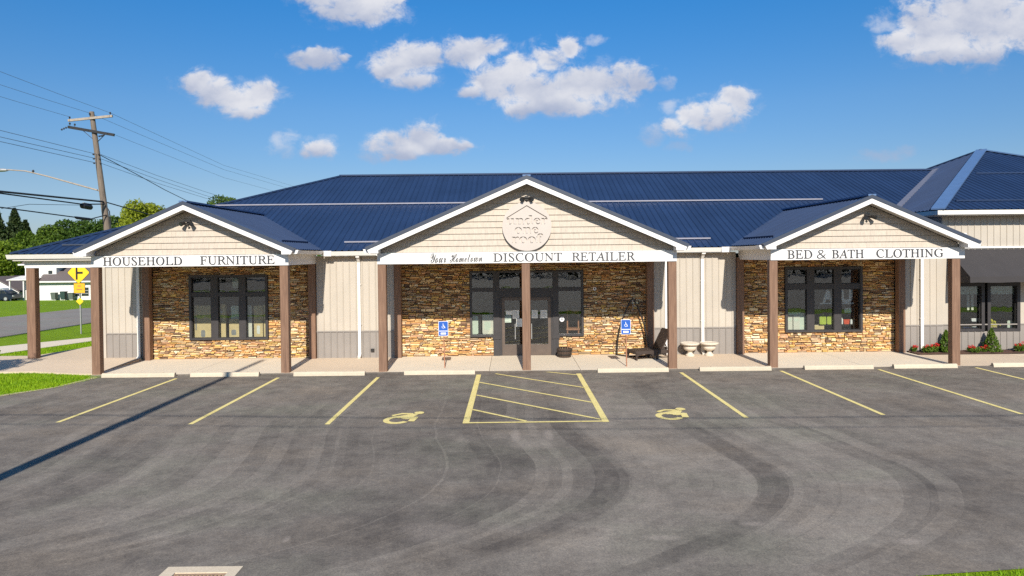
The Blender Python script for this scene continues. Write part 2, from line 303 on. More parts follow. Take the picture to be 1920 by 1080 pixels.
# asphalt with curved sealer passes, scuffs and pale dust
def asphalt(name, lo, hi, passes):
    m, n, l, p = new_mat(name)
    v = coords(n, l)
    f = nz(n, l, v, 0.35, 6, 0.62); fm = nz(n, l, v, 2.3, 6, 0.7); f3 = nz(n, l, v, 38, 3, 0.7); f4 = nz(n, l, v, 130, 2, 0.8)
    fac = mth(n, l, 'ADD', mth(n, l, 'MULTIPLY', f, 0.5), mth(n, l, 'MULTIPLY', fm, 0.5))
    if passes:
        t = n.new('ShaderNodeTexCoord'); s = n.new('ShaderNodeSeparateXYZ'); l.new(t.outputs['Object'], s.inputs[0])
        wob = nz(n, l, coords(n, l, (0.12, 0.35, 1)), 1.0, 3, 0.5)
        e = mth(n, l, 'MAXIMUM', mth(n, l, 'SUBTRACT', 11.8, s.outputs[1]), 0.0)
        e2 = mth(n, l, 'POWER', e, 2.2)
        u = mth(n, l, 'ADD', s.outputs[0], mth(n, l, 'MULTIPLY', e2, 0.155))
        e3 = mth(n, l, 'MAXIMUM', mth(n, l, 'SUBTRACT', 14.5, s.outputs[1]), 0.0)
        u = mth(n, l, 'SUBTRACT', u, mth(n, l, 'MULTIPLY', e3, 0.19))
        u = mth(n, l, 'ADD', u, mth(n, l, 'MULTIPLY', wob, 0.35))
        u = mth(n, l, 'ADD', u, mth(n, l, 'MULTIPLY', mth(n, l, 'SINE', mth(n, l, 'MULTIPLY', u, 1.7)), 0.28))
        band = mth(n, l, 'FLOOR', mth(n, l, 'DIVIDE', u, 0.83))
        wn = n.new('ShaderNodeTexWhiteNoise'); wn.noise_dimensions = '1D'; l.new(band, wn.inputs['W'])
        fr = mth(n, l, 'FRACT', mth(n, l, 'DIVIDE', u, 0.83))
        edge = mth(n, l, 'LESS_THAN', mth(n, l, 'ABSOLUTE', mth(n, l, 'SUBTRACT', fr, 0.5)), 0.482)
        patch = nz(n, l, coords(n, l, (1, 0.45, 1)), 0.9, 4, 0.6)
        bandv = mth(n, l, 'MULTIPLY', mth(n, l, 'MULTIPLY', mth(n, l, 'SUBTRACT', wn.outputs['Value'], 0.5), 0.27), mth(n, l, 'MULTIPLY_ADD', patch, 1.9, -0.35))
        wn2 = n.new('ShaderNodeTexWhiteNoise'); wn2.noise_dimensions = '1D'; l.new(mth(n, l, 'FLOOR', mth(n, l, 'DIVIDE', u, 0.31)), wn2.inputs['W'])
        bandv = mth(n, l, 'ADD', bandv, mth(n, l, 'MULTIPLY', mth(n, l, 'SUBTRACT', wn2.outputs['Value'], 0.5), mth(n, l, 'MULTIPLY_ADD', patch, 0.34, -0.06)))
        # passes fade towards the stalls and the near gutter
        fade = n.new('ShaderNodeMapRange'); fade.inputs[1].default_value = 19.5; fade.inputs[2].default_value = 13.0; fade.inputs[3].default_value = 0.25; l.new(s.outputs[1], fade.inputs[0])
        near = n.new('ShaderNodeMapRange'); near.inputs[1].default_value = 7.3; near.inputs[2].default_value = 8.5; l.new(s.outputs[1], near.inputs[0])
        fd = mth(n, l, 'MULTIPLY', fade.outputs[0], near.outputs[0])
        fac = mth(n, l, 'ADD', fac, mth(n, l, 'MULTIPLY', bandv, fd))
        ed = mth(n, l, 'MULTIPLY', mth(n, l, 'SUBTRACT', edge, 1.0), mth(n, l, 'MULTIPLY', fd, mth(n, l, 'MULTIPLY', mth(n, l, 'MULTIPLY', fm, mth(n, l, 'SUBTRACT', wn.outputs['Value'], 0.55)), 0.36)))
        fac = mth(n, l, 'ADD', fac, ed)
    c = ramp(n, l, fac, [(0.30, lo), (0.70, hi)])
    hue = nz(n, l, coords(n, l, (1, 1.6, 1)), 0.28, 4, 0.6)
    c = mixc(n, l, 0.8, c, ramp(n, l, hue, [(0.34, (0.94, 1.0, 0.93)), (0.5, (1, 1, 0.99)), (0.66, (1.05, 1.0, 0.93))]), 'MULTIPLY')
    if passes:      # drips and grime where cars stand, pale spills further out
        st = n.new('ShaderNodeMapRange'); st.inputs[1].default_value = 17.2; st.inputs[2].default_value = 19.6; l.new(s.outputs[1], st.inputs[0])
        gr = nz(n, l, coords(n, l, (1, 1.8, 1)), 1.15, 6, 0.7)
        c = mixc(n, l, mth(n, l, 'MULTIPLY', mth(n, l, 'MULTIPLY', st.outputs[0], ramp(n, l, gr, [(0.50, (0, 0, 0)), (0.66, (1, 1, 1))])), 0.55), c, (0.085, 0.066, 0.055))
        c = mixc(n, l, mth(n, l, 'MULTIPLY', mth(n, l, 'MULTIPLY', st.outputs[0], ramp(n, l, gr, [(0.27, (1, 1, 1)), (0.36, (0, 0, 0))])), 0.35), c, (0.30, 0.27, 0.24))
        for ex, ey, rx, ry in ((0.05, 13.55, 0.10, 0.42), (0.72, 13.6, 0.10, 0.40), (0.35, 12.9, 0.5, 0.35), (3.2, 9.0, 0.16, 0.10), (4.9, 8.4, 0.22, 0.12), (1.9, 8.6, 0.22, 0.10), (-2.9, 8.65, 0.05, 0.09), (-9.3, 9.3, 0.5, 0.3), (-1.1, 8.9, 0.45, 0.35)):
            vm = n.new('ShaderNodeVectorMath'); vm.operation = 'SUBTRACT'; vm.inputs[1].default_value = (ex, ey, 0); l.new(t.outputs['Object'], vm.inputs[0])
            v2 = n.new('ShaderNodeVectorMath'); v2.operation = 'MULTIPLY'; v2.inputs[1].default_value = (1 / rx, 1 / ry, 0); l.new(vm.outputs[0], v2.inputs[0])
            le = n.new('ShaderNodeVectorMath'); le.operation = 'LENGTH'; l.new(v2.outputs[0], le.inputs[0])
            q = mth(n, l, 'ADD', le.outputs['Value'], mth(n, l, 'MULTIPLY', mth(n, l, 'SUBTRACT', fm, 0.5), 3.0))
            mr = n.new('ShaderNodeMapRange'); mr.inputs[1].default_value = 1.15; mr.inputs[2].default_value = 0.45; mr.inputs[4].default_value = 0.42 if rx < .4 else .28; l.new(q, mr.inputs[0])
            c = mixc(n, l, mr.outputs[0], c, (0.36, 0.31, 0.27))
    c = mixc(n, l, 0.65, c, ramp(n, l, f3, [(0.28, (0.58, 0.58, 0.60)), (0.5, (0.98, 0.98, 0.98)), (0.74, (1.55, 1.52, 1.45))]), 'MULTIPLY')
    c = mixc(n, l, 0.45, c, ramp(n, l, f4, [(0.25, (0.55, 0.55, 0.55)), (0.75, (1.5, 1.48, 1.42))]), 'MULTIPLY')
    fg = nz(n, l, v, 11, 4, 0.75)
    c = mixc(n, l, 0.7, c, ramp(n, l, fg, [(0.30, (0.74, 0.73, 0.74)), (0.5, (1, 1, 1)), (0.72, (1.28, 1.25, 1.2))]), 'MULTIPLY')
    # pale scuffs and dark drips
    vs = coords(n, l, (0.5, 2.2, 1)); sc = nz(n, l, vs, 2.6, 7, 0.72, 0.4)
    c = mixc(n, l, mth(n, l, 'MULTIPLY', ramp(n, l, sc, [(0.63, (0, 0, 0)), (0.73, (1, 1, 1))]), 0.35), c, (0.27, 0.24, 0.21))
    vd = coords(n, l, (1, 0.7, 1), (0, 0, 0.4)); dk = nz(n, l, vd, 1.3, 6, 0.7)
    c = mixc(n, l, mth(n, l, 'MULTIPLY', ramp(n, l, dk, [(0.61, (0, 0, 0)), (0.70, (1, 1, 1))]), 0.30), c, (0.065, 0.058, 0.056))
    l.new(c, p.inputs['Base Color']); p.inputs['Roughness'].default_value = 0.9; p.inputs['Specular IOR Level'].default_value = 0.25
    bump(n, l, p, f4, 0.35, 0.006); return m
M['asphalt'] = asphalt('parking_lot_asphalt', (0.098, 0.086, 0.077), (0.268, 0.236, 0.203), True)
M['road'] = asphalt('street_asphalt', (0.20, 0.18, 0.165), (0.27, 0.25, 0.23), False)

# ------------------------------------------------------------------ mesh helpers
BASE = {}
def tag(o, **kw):
    for k, v in kw.items():
        if v is not None: o[k] = v
    return o
def empty(name, loc, label=None, category=None, group=None, kind=None, parent=None):
    o = bpy.data.objects.new(name, None); o.empty_display_size = 0.2; COL.objects.link(o)
    loc = Vector(loc)
    if parent is not None:
        o.parent = parent; o.location = loc - BASE[parent.name]
    else: o.location = loc
    BASE[o.name] = loc
    return tag(o, label=label, category=category, group=group, kind=kind)
class MB:
    def __init__(s): s.v = []; s.f = []; s.mi = []; s.t = []
    def add(s, vs, fs, mi=0, tint=None):
        b = len(s.v); s.v += [tuple(x) for x in vs]
        for f in fs: s.f.append(tuple(b + i for i in f)); s.mi.append(mi); s.t.append(tint)
        return s
    def box(s, x0, x1, y0, y1, z0, z1, mi=0, tint=None):
        v = [(x0, y0, z0), (x1, y0, z0), (x1, y1, z0), (x0, y1, z0), (x0, y0, z1), (x1, y0, z1), (x1, y1, z1), (x0, y1, z1)]
        return s.add(v, [(0, 3, 2, 1), (4, 5, 6, 7), (0, 1, 5, 4), (1, 2, 6, 5), (2, 3, 7, 6), (3, 0, 4, 7)], mi, tint)
    def poly(s, pts, mi=0, tint=None): return s.add(pts, [tuple(range(len(pts)))], mi, tint)
    def prism(s, pts, vec, mi=0, tint=None):          # pts planar polygon, extruded along vec
        n = len(pts); p = [Vector(q) for q in pts]; vec = Vector(vec)
        nor = sum(((p[i] - p[0]).cross(p[(i + 1) % n] - p[0]) for i in range(1, n - 1)), Vector())
        if nor.dot(vec) > 0: p.reverse()
        q = [a + vec for a in p]
        fs = [tuple(range(n)), tuple(reversed(range(n, 2 * n)))] + [(i, i + n, (i + 1) % n + n, (i + 1) % n) for i in range(n)]
        return s.add(p + q, fs, mi, tint)
    def bar(s, a, b, w, h, up=(0, 0, 1), mi=0, tint=None):
        a, b = Vector(a), Vector(b); d = (b - a).normalized(); up = Vector(up)
        x = d.cross(up)
        if x.length < 1e-6: x = d.cross(Vector((0, 1, 0)))
        x.normalize(); u = x.cross(d).normalized(); x *= w / 2; u *= h / 2
        return s.prism([a - x - u, a + x - u, a + x + u, a - x + u], b - a, mi, tint)
    def tube(s, pts, rad, n=6, mi=0, cap=True):
        pts = [Vector(p) for p in pts]; rs = rad if isinstance(rad, (list, tuple)) else [rad] * len(pts)
        rings = []; d0 = None
        for i, p in enumerate(pts):
            d = (pts[min(i + 1, len(pts) - 1)] - pts[max(i - 1, 0)]).normalized()
            ref = Vector((0, 0, 1)) if abs(d.z) < 0.9 else Vector((0, 1, 0))
            x = d.cross(ref).normalized(); y = d.cross(x).normalized()
            rings.append([p + (x * math.cos(2 * math.pi * k / n) + y * math.sin(2 * math.pi * k / n)) * rs[i] for k in range(n)])
        vs = [q for r in rings for q in r]; fs = []
        for i in range(len(pts) - 1):
            for k in range(n):
                fs.append((i * n + k, (i + 1) * n + k, (i + 1) * n + (k + 1) % n, i * n + (k + 1) % n))
        if cap: fs.append(tuple(range(n))); fs.append(tuple(reversed(range((len(pts) - 1) * n, len(pts) * n))))
        return s.add(vs, fs, mi)
    def lathe(s, prof, c, n=20, mi=0):
        c = Vector(c); vs = []; fs = []
        for r, z in prof:
            for k in range(n):
                a = 2 * math.pi * k / n; vs.append(c + Vector((r * math.cos(a), r * math.sin(a), z)))
        for i in range(len(prof) - 1):
            for k in range(n): fs.append((i * n + k, i * n + (k + 1) % n, (i + 1) * n + (k + 1) % n, (i + 1) * n + k))
        fs.append(tuple(reversed(range(n)))); fs.append(tuple(range((len(prof) - 1) * n, len(prof) * n)))
        return s.add(vs, fs, mi)
    def ball(s, c, r, n=8, m=5, mi=0):
        rx, ry, rz = r if isinstance(r, tuple) else (r, r, r); c = Vector(c); vs = []; fs = []
        for i in range(m + 1):
            t = math.pi * i / m
            for k in range(n):
                a = 2 * math.pi * k / n; st = max(math.sin(t), 1e-3); vs.append(c + Vector((rx * st * math.cos(a), ry * st * math.sin(a), -rz * math.cos(t))))
        for i in range(m):
            for k in range(n): fs.append((i * n + k, i * n + (k + 1) % n, (i + 1) * n + (k + 1) % n, (i + 1) * n + k))
        return s.add(vs, fs, mi)
    def build(s, name, mats, parent=None, smooth=False, label=None, category=None, group=None, kind=None, base=None):
        if not isinstance(mats, (list, tuple)): mats = [mats]
        off = BASE[parent.name] if parent is not None else (Vector(base) if base is not None else Vector((0, 0, 0)))
        me = bpy.data.meshes.new(name)
        me.from_pydata([(a - off.x, b - off.y, c - off.z) for a, b, c in s.v], [], s.f)
        for m in mats: me.materials.append(m)
        if len(mats) > 1: me.polygons.foreach_set('material_index', s.mi)
        if any(t is not None for t in s.t):
            at = me.color_attributes.new('tint', 'FLOAT_COLOR', 'CORNER'); arr = []
            for f, t in zip(s.f, s.t): arr += [*(t or (0.3, 0.2, 0.1)), 1.0] * len(f)
            at.data.foreach_set('color', arr)
        if smooth: me.polygons.foreach_set('use_smooth', [True] * len(me.polygons))
        me.update()
        o = bpy.data.objects.new(name, me); COL.objects.link(o)
        if parent is not None: o.parent = parent; BASE[o.name] = off
        else: o.location = off; BASE[o.name] = off
        return tag(o, label=label, category=category, group=group, kind=kind)
def clip_u(poly, lo, hi):
    def half(p, sgn, lim):
        out = []
        for i in range(len(p)):
            a, b = p[i], p[(i + 1) % len(p)]; da, db = sgn * (a[0] - lim), sgn * (b[0] - lim)
            if da >= 0: out.append(a)
            if da * db < 0:
                t = da / (da - db); out.append(tuple(a[k] + (b[k] - a[k]) * t for k in range(2)))
        return out
    p = half(poly, 1, lo)
    return half(p, -1, hi) if p else p
def copy_tree(o, parent=None, loc=None):
    c = o.copy(); COL.objects.link(c)
    if parent is not None: c.parent = parent
    if loc is not None: c.location = loc
    for ch in list(o.children): copy_tree(ch, c)
    return c
def text_mesh(body, fat=0.0):
    cu = bpy.data.curves.new('lettering_source', 'FONT'); cu.body = body; cu.offset = fat
    o = bpy.data.objects.new('lettering_source', cu); COL.objects.link(o)
    bpy.context.view_layer.update()
    dg = bpy.context.evaluated_depsgraph_get(); me = o.evaluated_get(dg).to_mesh()
    vs = [(v.co.x, v.co.y) for v in me.vertices]; fs = [tuple(p.vertices) for p in me.polygons]
    o.evaluated_get(dg).to_mesh_clear(); bpy.data.objects.remove(o); bpy.data.curves.remove(cu)
    return vs, fs
def serif(s):     # roman capitals with fine serifs
    return ''.join(chr(0x1D434 + ord(c) - 65) if c.isupper() else c for c in s)
def script(s):
    return ''.join(chr(0x1D4D0 + ord(c) - 65) if c.isupper() else chr(0x1D4EA + ord(c) - 97) if c.islower() else c for c in s)
def bold(s):
    return ''.join(chr(0x1D41A + ord(c) - 97) if c.islower() else c for c in s)
def lettering(body, x0, x1, z0, z1, y, depth, mat, parent, shear=0.0, name='lettering', slope=0.0, mirror=False, fat=0.0):
    vs, fs = text_mesh(body, fat)
    vs = [(x - shear * yy, yy) for x, yy in vs]
    ax, bx = min(v[0] for v in vs), max(v[0] for v in vs); ay, by = min(v[1] for v in vs), max(v[1] for v in vs)
    mb = MB(); pts = []
    for x, yy in vs:
        t = (x - ax) / (bx - ax)
        if mirror: t = 1 - t
        pts.append((x0 + t * (x1 - x0), z0 + (yy - ay) / (by - ay) * (z1 - z0) + slope * t))
    fr = [(x, y, z) for x, z in pts]; bk = [(x, y + depth, z) for x, z in pts]; n = len(fr)
    edges = {}
    for f in fs:
        for i in range(len(f)):
            e = (f[i], f[(i + 1) % len(f)]); edges[e] = 1
    sides = [(a, b, b + n, a + n) for a, b in edges if (b, a) not in edges]
    mb.add(fr + bk, [f for f in fs] + [tuple(reversed([i + n for i in f])) for f in fs] + sides)
    return mb.build(name, mat, parent)

# ================================================================== GROUND
def gz(y): return 0.0 if y < 50 else (-(y - 50) * 0.0453 if y < 95 else max(-2.04 - (y - 95) * 0.02, -6.0))
def sheet(name, pts, z, mat, kind='structure', sub=None, parent=None):
    mb = MB(); mb.poly([(x, y, z) for x, y in pts]); return mb.build(name, mat, parent, kind=kind)
xs = [-900, -400, -200, -120, -80, -50, -30, -15, 0, 15, 30, 60, 120, 300, 900]
ys = [-600, -200, -100, -50, -10, 7, 21, 35, 50, 60, 70, 80, 95, 120, 160, 220, 300, 500, 900, 1600]
mb = MB(); mb.add([(x, y, gz(y) - 0.02) for y in ys for x in xs],
    [(j * len(xs) + i, j * len(xs) + i + 1, (j + 1) * len(xs) + i + 1, (j + 1) * len(xs) + i) for j in range(len(ys) - 1) for i in range(len(xs) - 1)])
ground = mb.build('ground', M['lawn'], kind='structure')
LOT = [(-23.6, 7.1), (-6, 7.2), (3.9, 7.42), (4.6, 7.52), (5.7, 7.64), (9, 7.95), (20, 8.5), (60, 9.5), (60, 21.2), (-12.95, 21.2), (-12.62, 20.7), (-12.9, 19.15), (-13.6, 18.0), (-15.5, 16.6), (-18.5, 15.5), (-23.6, 15.1)]
bmx = bmesh.new(); bmx.faces.new([bmx.verts.new((x, y, 0)) for x, y in LOT])      # one sheet with an opening for the drain
for co, no in (((-3.87, 0, 0), (1, 0, 0)), ((-3.27, 0, 0), (1, 0, 0)), ((0, 7.22, 0), (0, 1, 0)), ((0, 7.75, 0), (0, 1, 0))):
    bmesh.ops.bisect_plane(bmx, geom=bmx.verts[:] + bmx.edges[:] + bmx.faces[:], plane_co=co, plane_no=no)
bmesh.ops.delete(bmx, geom=[f for f in bmx.faces if -3.86 < f.calc_center_median().x < -3.28 and 7.23 < f.calc_center_median().y < 7.74], context='FACES')
bmx.verts.index_update(); mb = MB()
mb.add([tuple(v.co) for v in bmx.verts], [tuple(v.index for v in f.verts) for f in bmx.faces]); bmx.free()
lot = mb.build('parking_lot', M['asphalt'], kind='structure')
BASE[lot.name] = Vector((0, 0, 0))
# side street dropping gently away on the left, and the main road behind the camera
def strip(name, left, right, dz, mat):
    mb = MB(); v = []
    for (lx, ly), (rx, ry) in zip(left, right): v += [(lx, ly, gz(ly) + dz), (rx, ry, gz(ry) + dz)]
    mb.add(v, [(2 * i, 2 * i + 1, 2 * i + 3, 2 * i + 2) for i in range(len(left) - 1)]); return mb.build(name, mat, kind='structure')
side = strip('street', [(-32.0, 5.31), (-32.2, 30), (-32.3, 43), (-31.6, 50), (-31.6, 70), (-31.6, 95), (-31.6, 300)], [(-23.4, 5.31), (-23.9, 32), (-23.7, 43), (-23.6, 50), (-23.6, 70), (-23.6, 95), (-23.6, 300)], -0.004, M['road'])
carpark = sheet('car_park', [(-200, -110), (200, -110), (200, -26), (-200, -26)], -0.006, M['road'])
mainroad = sheet('road', [(-300, -24), (300, -24), (300, 5.3), (-300, 5.3)], -0.006, M['road'])
walk = sheet('footpath', [(-20.35, 27.2), (-19.6, 26.1), (-18.4, 29.95), (-17.9, 40), (-17.9, 60), (-19.0, 60), (-19.0, 40), (-19.35, 31.3), (-21.3, 28.4), (-30, 15.9), (-29, 15.2)], 0.010, M['concrete'])
_ap = [(-12.97, 21.25), (-12.97, 24.3), (-14.2, 24.3), (-14.2, 40), (-16.85, 40), (-16.8, 27.2), (-17.3, 24.75), (-18.6, 24.75), (-23.3, 25.0), (-23.3, 22.8), (-18.5, 21.95), (-16.3, 21.70), (-15.2, 21.72), (-13.6, 21.30)]
_az = lambda y: 0.026 + 0.094 * min(max((y - 21.3) / 2.4, 0), 1)      # the paved corner rises gently towards the wall
mb = MB(); bmx = bmesh.new(); _f = bmx.faces.new([bmx.verts.new((x, y, 0)) for x, y in _ap])
for yy in (21.7, 22.2, 22.7, 23.2, 23.7, 25, 28, 32): bmesh.ops.bisect_plane(bmx, geom=bmx.verts[:] + bmx.edges[:] + bmx.faces[:], plane_co=(0, yy, 0), plane_no=(0, 1, 0))
bmesh.ops.recalc_face_normals(bmx, faces=bmx.faces)
ring = [(v.co.x, v.co.y, _az(v.co.y)) for v in bmx.verts]; bmx.verts.index_update()
up_ = bmx.faces[:][0].normal.z > 0 if len(bmx.faces) else True
mb.add(ring, [tuple(v.index for v in (f.verts if f.normal.z > 0 else reversed(f.verts))) for f in bmx.faces])
for (ax_, ay_), (bx_, by_) in zip(_ap, _ap[1:] + _ap[:1]):
    mb.poly([(ax_, ay_, -.03), (bx_, by_, -.03), (bx_, by_, _az(by_)), (ax_, ay_, _az(ay_))])
bmx.free(); apron = mb.build('walkway', M['tanconcrete'], kind='structure')
# sidewalk of poured slabs under the porches
side_walk = MB().box(-12.96, 32, 21.1, 24.2, -0.03, 0.012).build('sidewalk', M['mortar'], kind='structure')
for x0, x1, m in [(-12.96, -9.98, 'concrete'), (-9.98, -7.0, 'concrete'), (-7.0, -3.98, 'tanconcrete'), (-3.98, -0.7, 'concrete'), (-0.7, 2.12, 'concrete'), (2.12, 5.1, 'concrete'), (5.1, 8.0, 'tanconcrete'), (8.0, 10.95, 'concrete'), (10.95, 13.9, 'concrete')]:
    MB().box(x0 + 0.006, x1 - 0.006, 20.99, 24.2, -0.04, 0.03).build('paving_slab', M[m], side_walk)
for k in range(6):
    MB().box(13.9 + k * 3 + 0.006, 16.9 + k * 3 - 0.006, 20.99, 23.28, -0.04, 0.03).build('paving_slab', M['tanconcrete'], side_walk)
MB().poly([(-12.94, 20.80, 0.0035), (32, 20.80, 0.0035), (32, 20.987, 0.028), (-12.94, 20.987, 0.028)]).build('asphalt_lip', M['asphalt'], lot)
_e = [(-12.93, 21.1), (-12.60, 20.7), (-12.88, 19.15), (-13.58, 18.0), (-15.48, 16.6), (-18.5, 15.5)]
mb = MB(); v_ = []
for k_, (x_, y_) in enumerate(_e):
    w_ = 0.10 + 0.07 * math.sin(k_ * 2.3); v_ += [(x_ + 0.05, y_ - 0.05, 0.006), (x_ - w_, y_ + w_ * 0.6, 0.008)]
mb.add(v_, [(2 * i, 2 * i + 2, 2 * i + 3, 2 * i + 1) for i in range(len(_e) - 1)]); mb.build('gravel_edge', M['gravel'], kind='structure')
bed = MB()
bx, by = 34, 9
for j in range(by):
    for i in range(bx):
        pass
vs = []; fs = []
for j in range(by):
    for i in range(90):
        x = 13.92 + i * 0.2; y = 23.3 + j * 0.087
        vs.append((x, y, 0.035 + 0.05 * random.random() * (1 if 0 < j else 0.3)))
for j in range(by - 1):
    for i in range(89): fs.append((j * 90 + i, j * 90 + i + 1, (j + 1) * 90 + i + 1, (j + 1) * 90 + i))
bed.add(vs, fs).build('mulch_bed', M['mulch'], kind='stuff')

# painted stall lines, hatching and wheelchair marks
lvl = [0.004]
def pline(a, b, w, name='parking_line'):
    a, b = Vector((*a, 0)), Vector((*b, 0)); d = (b - a).normalized(); nrm = Vector((-d.y, d.x, 0)) * w / 2
    z = lvl[0]; lvl[0] += 0.0004
    MB().poly([(p.x, p.y, z) for p in (a - nrm, b - nrm, b + nrm, a + nrm)]).build(name, M['yellowpaint'], lot)
for x, y0, y1 in [(-10.05, 15.05, 20.4), (-6.98, 14.75, 20.35), (-3.98, 14.6, 20.25), (5.09, 14.8, 20.5), (8.14, 14.92, 20.6), (11.13, 14.85, 20.65), (14.18, 15.0, 20.8)]:
    pline((x, y0), (x, y1), 0.105)
pline((-1.0, 14.55), (-1.0, 20.5), 0.14); pline((2.0, 14.55), (2.0, 20.5), 0.14)
pline((-0.93, 14.6), (1.93, 14.62), 0.09)
for a, b in [((0.98, 20.9), (1.93, 20.27)), ((-0.5, 20.62), (1.93, 18.33)), ((-0.93, 19.25), (1.93, 16.48)), ((-0.93, 17.5), (1.91, 14.78)), ((-0.93, 15.85), (0.3, 14.68))]:
    pline(a, b, 0.085)
def disc_poly(c, r, n=18): return [(c[0] + r * math.cos(2 * math.pi * k / n), c[1] + r * math.sin(2 * math.pi * k / n)) for k in range(n)]
def arc_quads(c, ro, ri, a0, a1, n=22):
    out = []
    for k in range(n):
        t0, t1 = a0 + (a1 - a0) * k / n, a0 + (a1 - a0) * (k + 1) / n
        out.append([(c[0] + r * math.cos(t), c[1] + r * math.sin(t)) for r, t in ((ri, t0), (ro, t0), (ro, t1), (ri, t1))])
    return out
def seg(a, b, w):
    d = Vector((b[0] - a[0], b[1] - a[1])).normalized(); nx, ny = -d.y * w / 2, d.x * w / 2
    return [(a[0] - nx, a[1] - ny), (b[0] - nx, b[1] - ny), (b[0] + nx, b[1] + ny), (a[0] + nx, a[1] + ny)]
def active_symbol():      # wheel ring, leaning body, head, pushing arm, leg
    ring = arc_quads((0, 0), 0.38, 0.215, R(-345), R(15) - 0.8, 26)
    return [ring, [seg((-0.06, 0.25), (0.36, 0.48), 0.21)], [seg((0.38, 0.58), (0.17, 0.12), 0.26)], [seg((0.12, 0.17), (0.50, 0.22), 0.17)], [seg((0.46, 0.28), (0.40, -0.16), 0.18)],
            [seg((0.34, 0.58), (0.02, 0.62), 0.14)], [seg((0.06, 0.64), (-0.22, 0.42), 0.12)], [disc_poly((0.50, 0.69), 0.14)]]
def iso_symbol():
    ring = arc_quads((0, 0), 0.34, 0.25, R(150), R(375), 20)
    return [ring, [disc_poly((-0.05, 0.60), 0.085)], [seg((-0.05, 0.50), (0.0, 0.10), 0.11)], [seg((-0.05, 0.10), (0.24, 0.08), 0.10)], [seg((0.20, 0.12), (0.38, -0.28), 0.10)], [seg((0.34, -0.27), (0.46, -0.23), 0.08)], [seg((-0.02, 0.30), (0.20, 0.30), 0.08)]]
for cx, cy in ((-2.53, 14.93), (3.47, 15.03)):
    mb = MB(); z = 0.005
    for grp in active_symbol():
        for q in grp:
            if len(q) == 4: pass
            a = sum(q[i][0] * q[(i + 1) % len(q)][1] - q[(i + 1) % len(q)][0] * q[i][1] for i in range(len(q)))
            mb.poly([(cx + x * .80, cy + y * .93, z) for x, y in (q if a > 0 else reversed(q))])
        z += 0.0007
    mb.build('wheelchair_marking', M['yellowpaint'], lot)

# ================================================================== STORE
store = empty('retail_store', (0.5, 24.0, 0), 'long single-storey shop with navy metal roof and three stone-fronted gabled porches', 'store')
STEPX = 0.2286
def zmain(y): return 3.80 + 0.4167 * (y - 23.62)
npanels = [0]
def roof(parent, pts, name='roof_panel', mat=None, each=True, w=STEPX, rib=0.03, max_each=9999):
    P = [Vector(p) for p in pts]; n = sum(((P[i] - P[0]).cross(P[i + 1] - P[0]) for i in range(1, len(P) - 1)), Vector()).normalized()
    if n.z < 0: n = -n
    vax = (Vector((0, 0, 1)) - n * n.z).normalized(); uax = vax.cross(n).normalized(); o = P[0]
    q = [((p - o).dot(uax), (p - o).dot(vax)) for p in P]
    u0, u1 = min(a for a, b in q), max(a for a, b in q)
    bands = [(0, .022, 0, rib), (.022, .05, rib, rib), (.05, .072, rib, 0), (.072, w, 0, 0)]
    whole = MB(); k = math.floor(u0 / w)
    while k * w < u1:
        mb = MB() if each else whole; b0 = k * w
        for lo, hi, h0, h1 in bands:
            c = clip_u(q, b0 + lo, b0 + hi)
            if len(c) < 3: continue
            pts3 = []
            for a, b in c:
                t = (a - b0 - lo) / (hi - lo); h = h0 + (h1 - h0) * t
                pts3.append(o + uax * a + vax * b + n * h)
            nn = sum(((pts3[i] - pts3[0]).cross(pts3[i + 1] - pts3[0]) for i in range(1, len(pts3) - 1)), Vector())
            if nn.dot(n) < 0: pts3.reverse()
            if nn.length > 1e-7: mb.poly(pts3)
        if each and mb.f: mb.build(name, mat or M['navy'], parent); npanels[0] += 1
        k += 1
    if not each: whole.build('roof_cladding', mat or M['navy'], parent, kind='stuff')
# main hipped roof
roof(store, [(-17.3, 23.62, 3.80), (15.2, 23.62, 3.80), (15.2, 26.6, zmain(26.6)), (20.3, 32.2, zmain(32.2)), (-7.97, 32.2, zmain(32.2))])
roof(store, [(-17.3, 40.78, 3.80), (15.2, 40.78, 3.80), (20.3, 32.2, zmain(32.2)), (-7.97, 32.2, zmain(32.2))], each=False)
roof(store, [(-17.3, 40.78, 3.80), (-17.3, 23.62, 3.80), (-7.97, 32.2, zmain(32.2))], each=False)
zr = zmain(32.2)
MB().bar((-8.0, 32.2, zr + 0.03), (20.45, 32.2, zr + 0.03), 0.26, 0.07).build('ridge_cap', M['navy'], store)
MB().bar((-17.3, 23.62, 3.83), (-7.95, 32.2, zr + 0.03), 0.22, 0.06).build('hip_cap', M['navy'], store)
MB().bar((14.9, 26.55, 5.13), (20.05, 32.1, zr + 0.06), 0.26, 0.04, up=(-0.3, -0.2, 1)).build('valley_flashing', M['flash'], store, label='pale metal flashing in the valley beside the taller end block')
# snow rails
def snow_rail(parent, a, b, mat='rail', h=0.09):
    MB().bar(a, b, 0.045, h * 0.55).build('snow_rail', M[mat], parent)
snow_rail(store, (-12.4, 28.2, zmain(28.2) + 0.06), (12.9, 28.2, zmain(28.2) + 0.06))
snow_rail(store, (-15.9, 24.25, zmain(24.25) + 0.055), (-12.2, 24.25, zmain(24.25) + 0.055), 'navytrim')
snow_rail(store, (-5.9, 24.25, zmain(24.25) + 0.055), (-3.2, 24.25, zmain(24.25) + 0.055))
snow_rail(store, (4.2, 24.25, zmain(24.25) + 0.055), (7.1, 24.25, zmain(24.25) + 0.055))

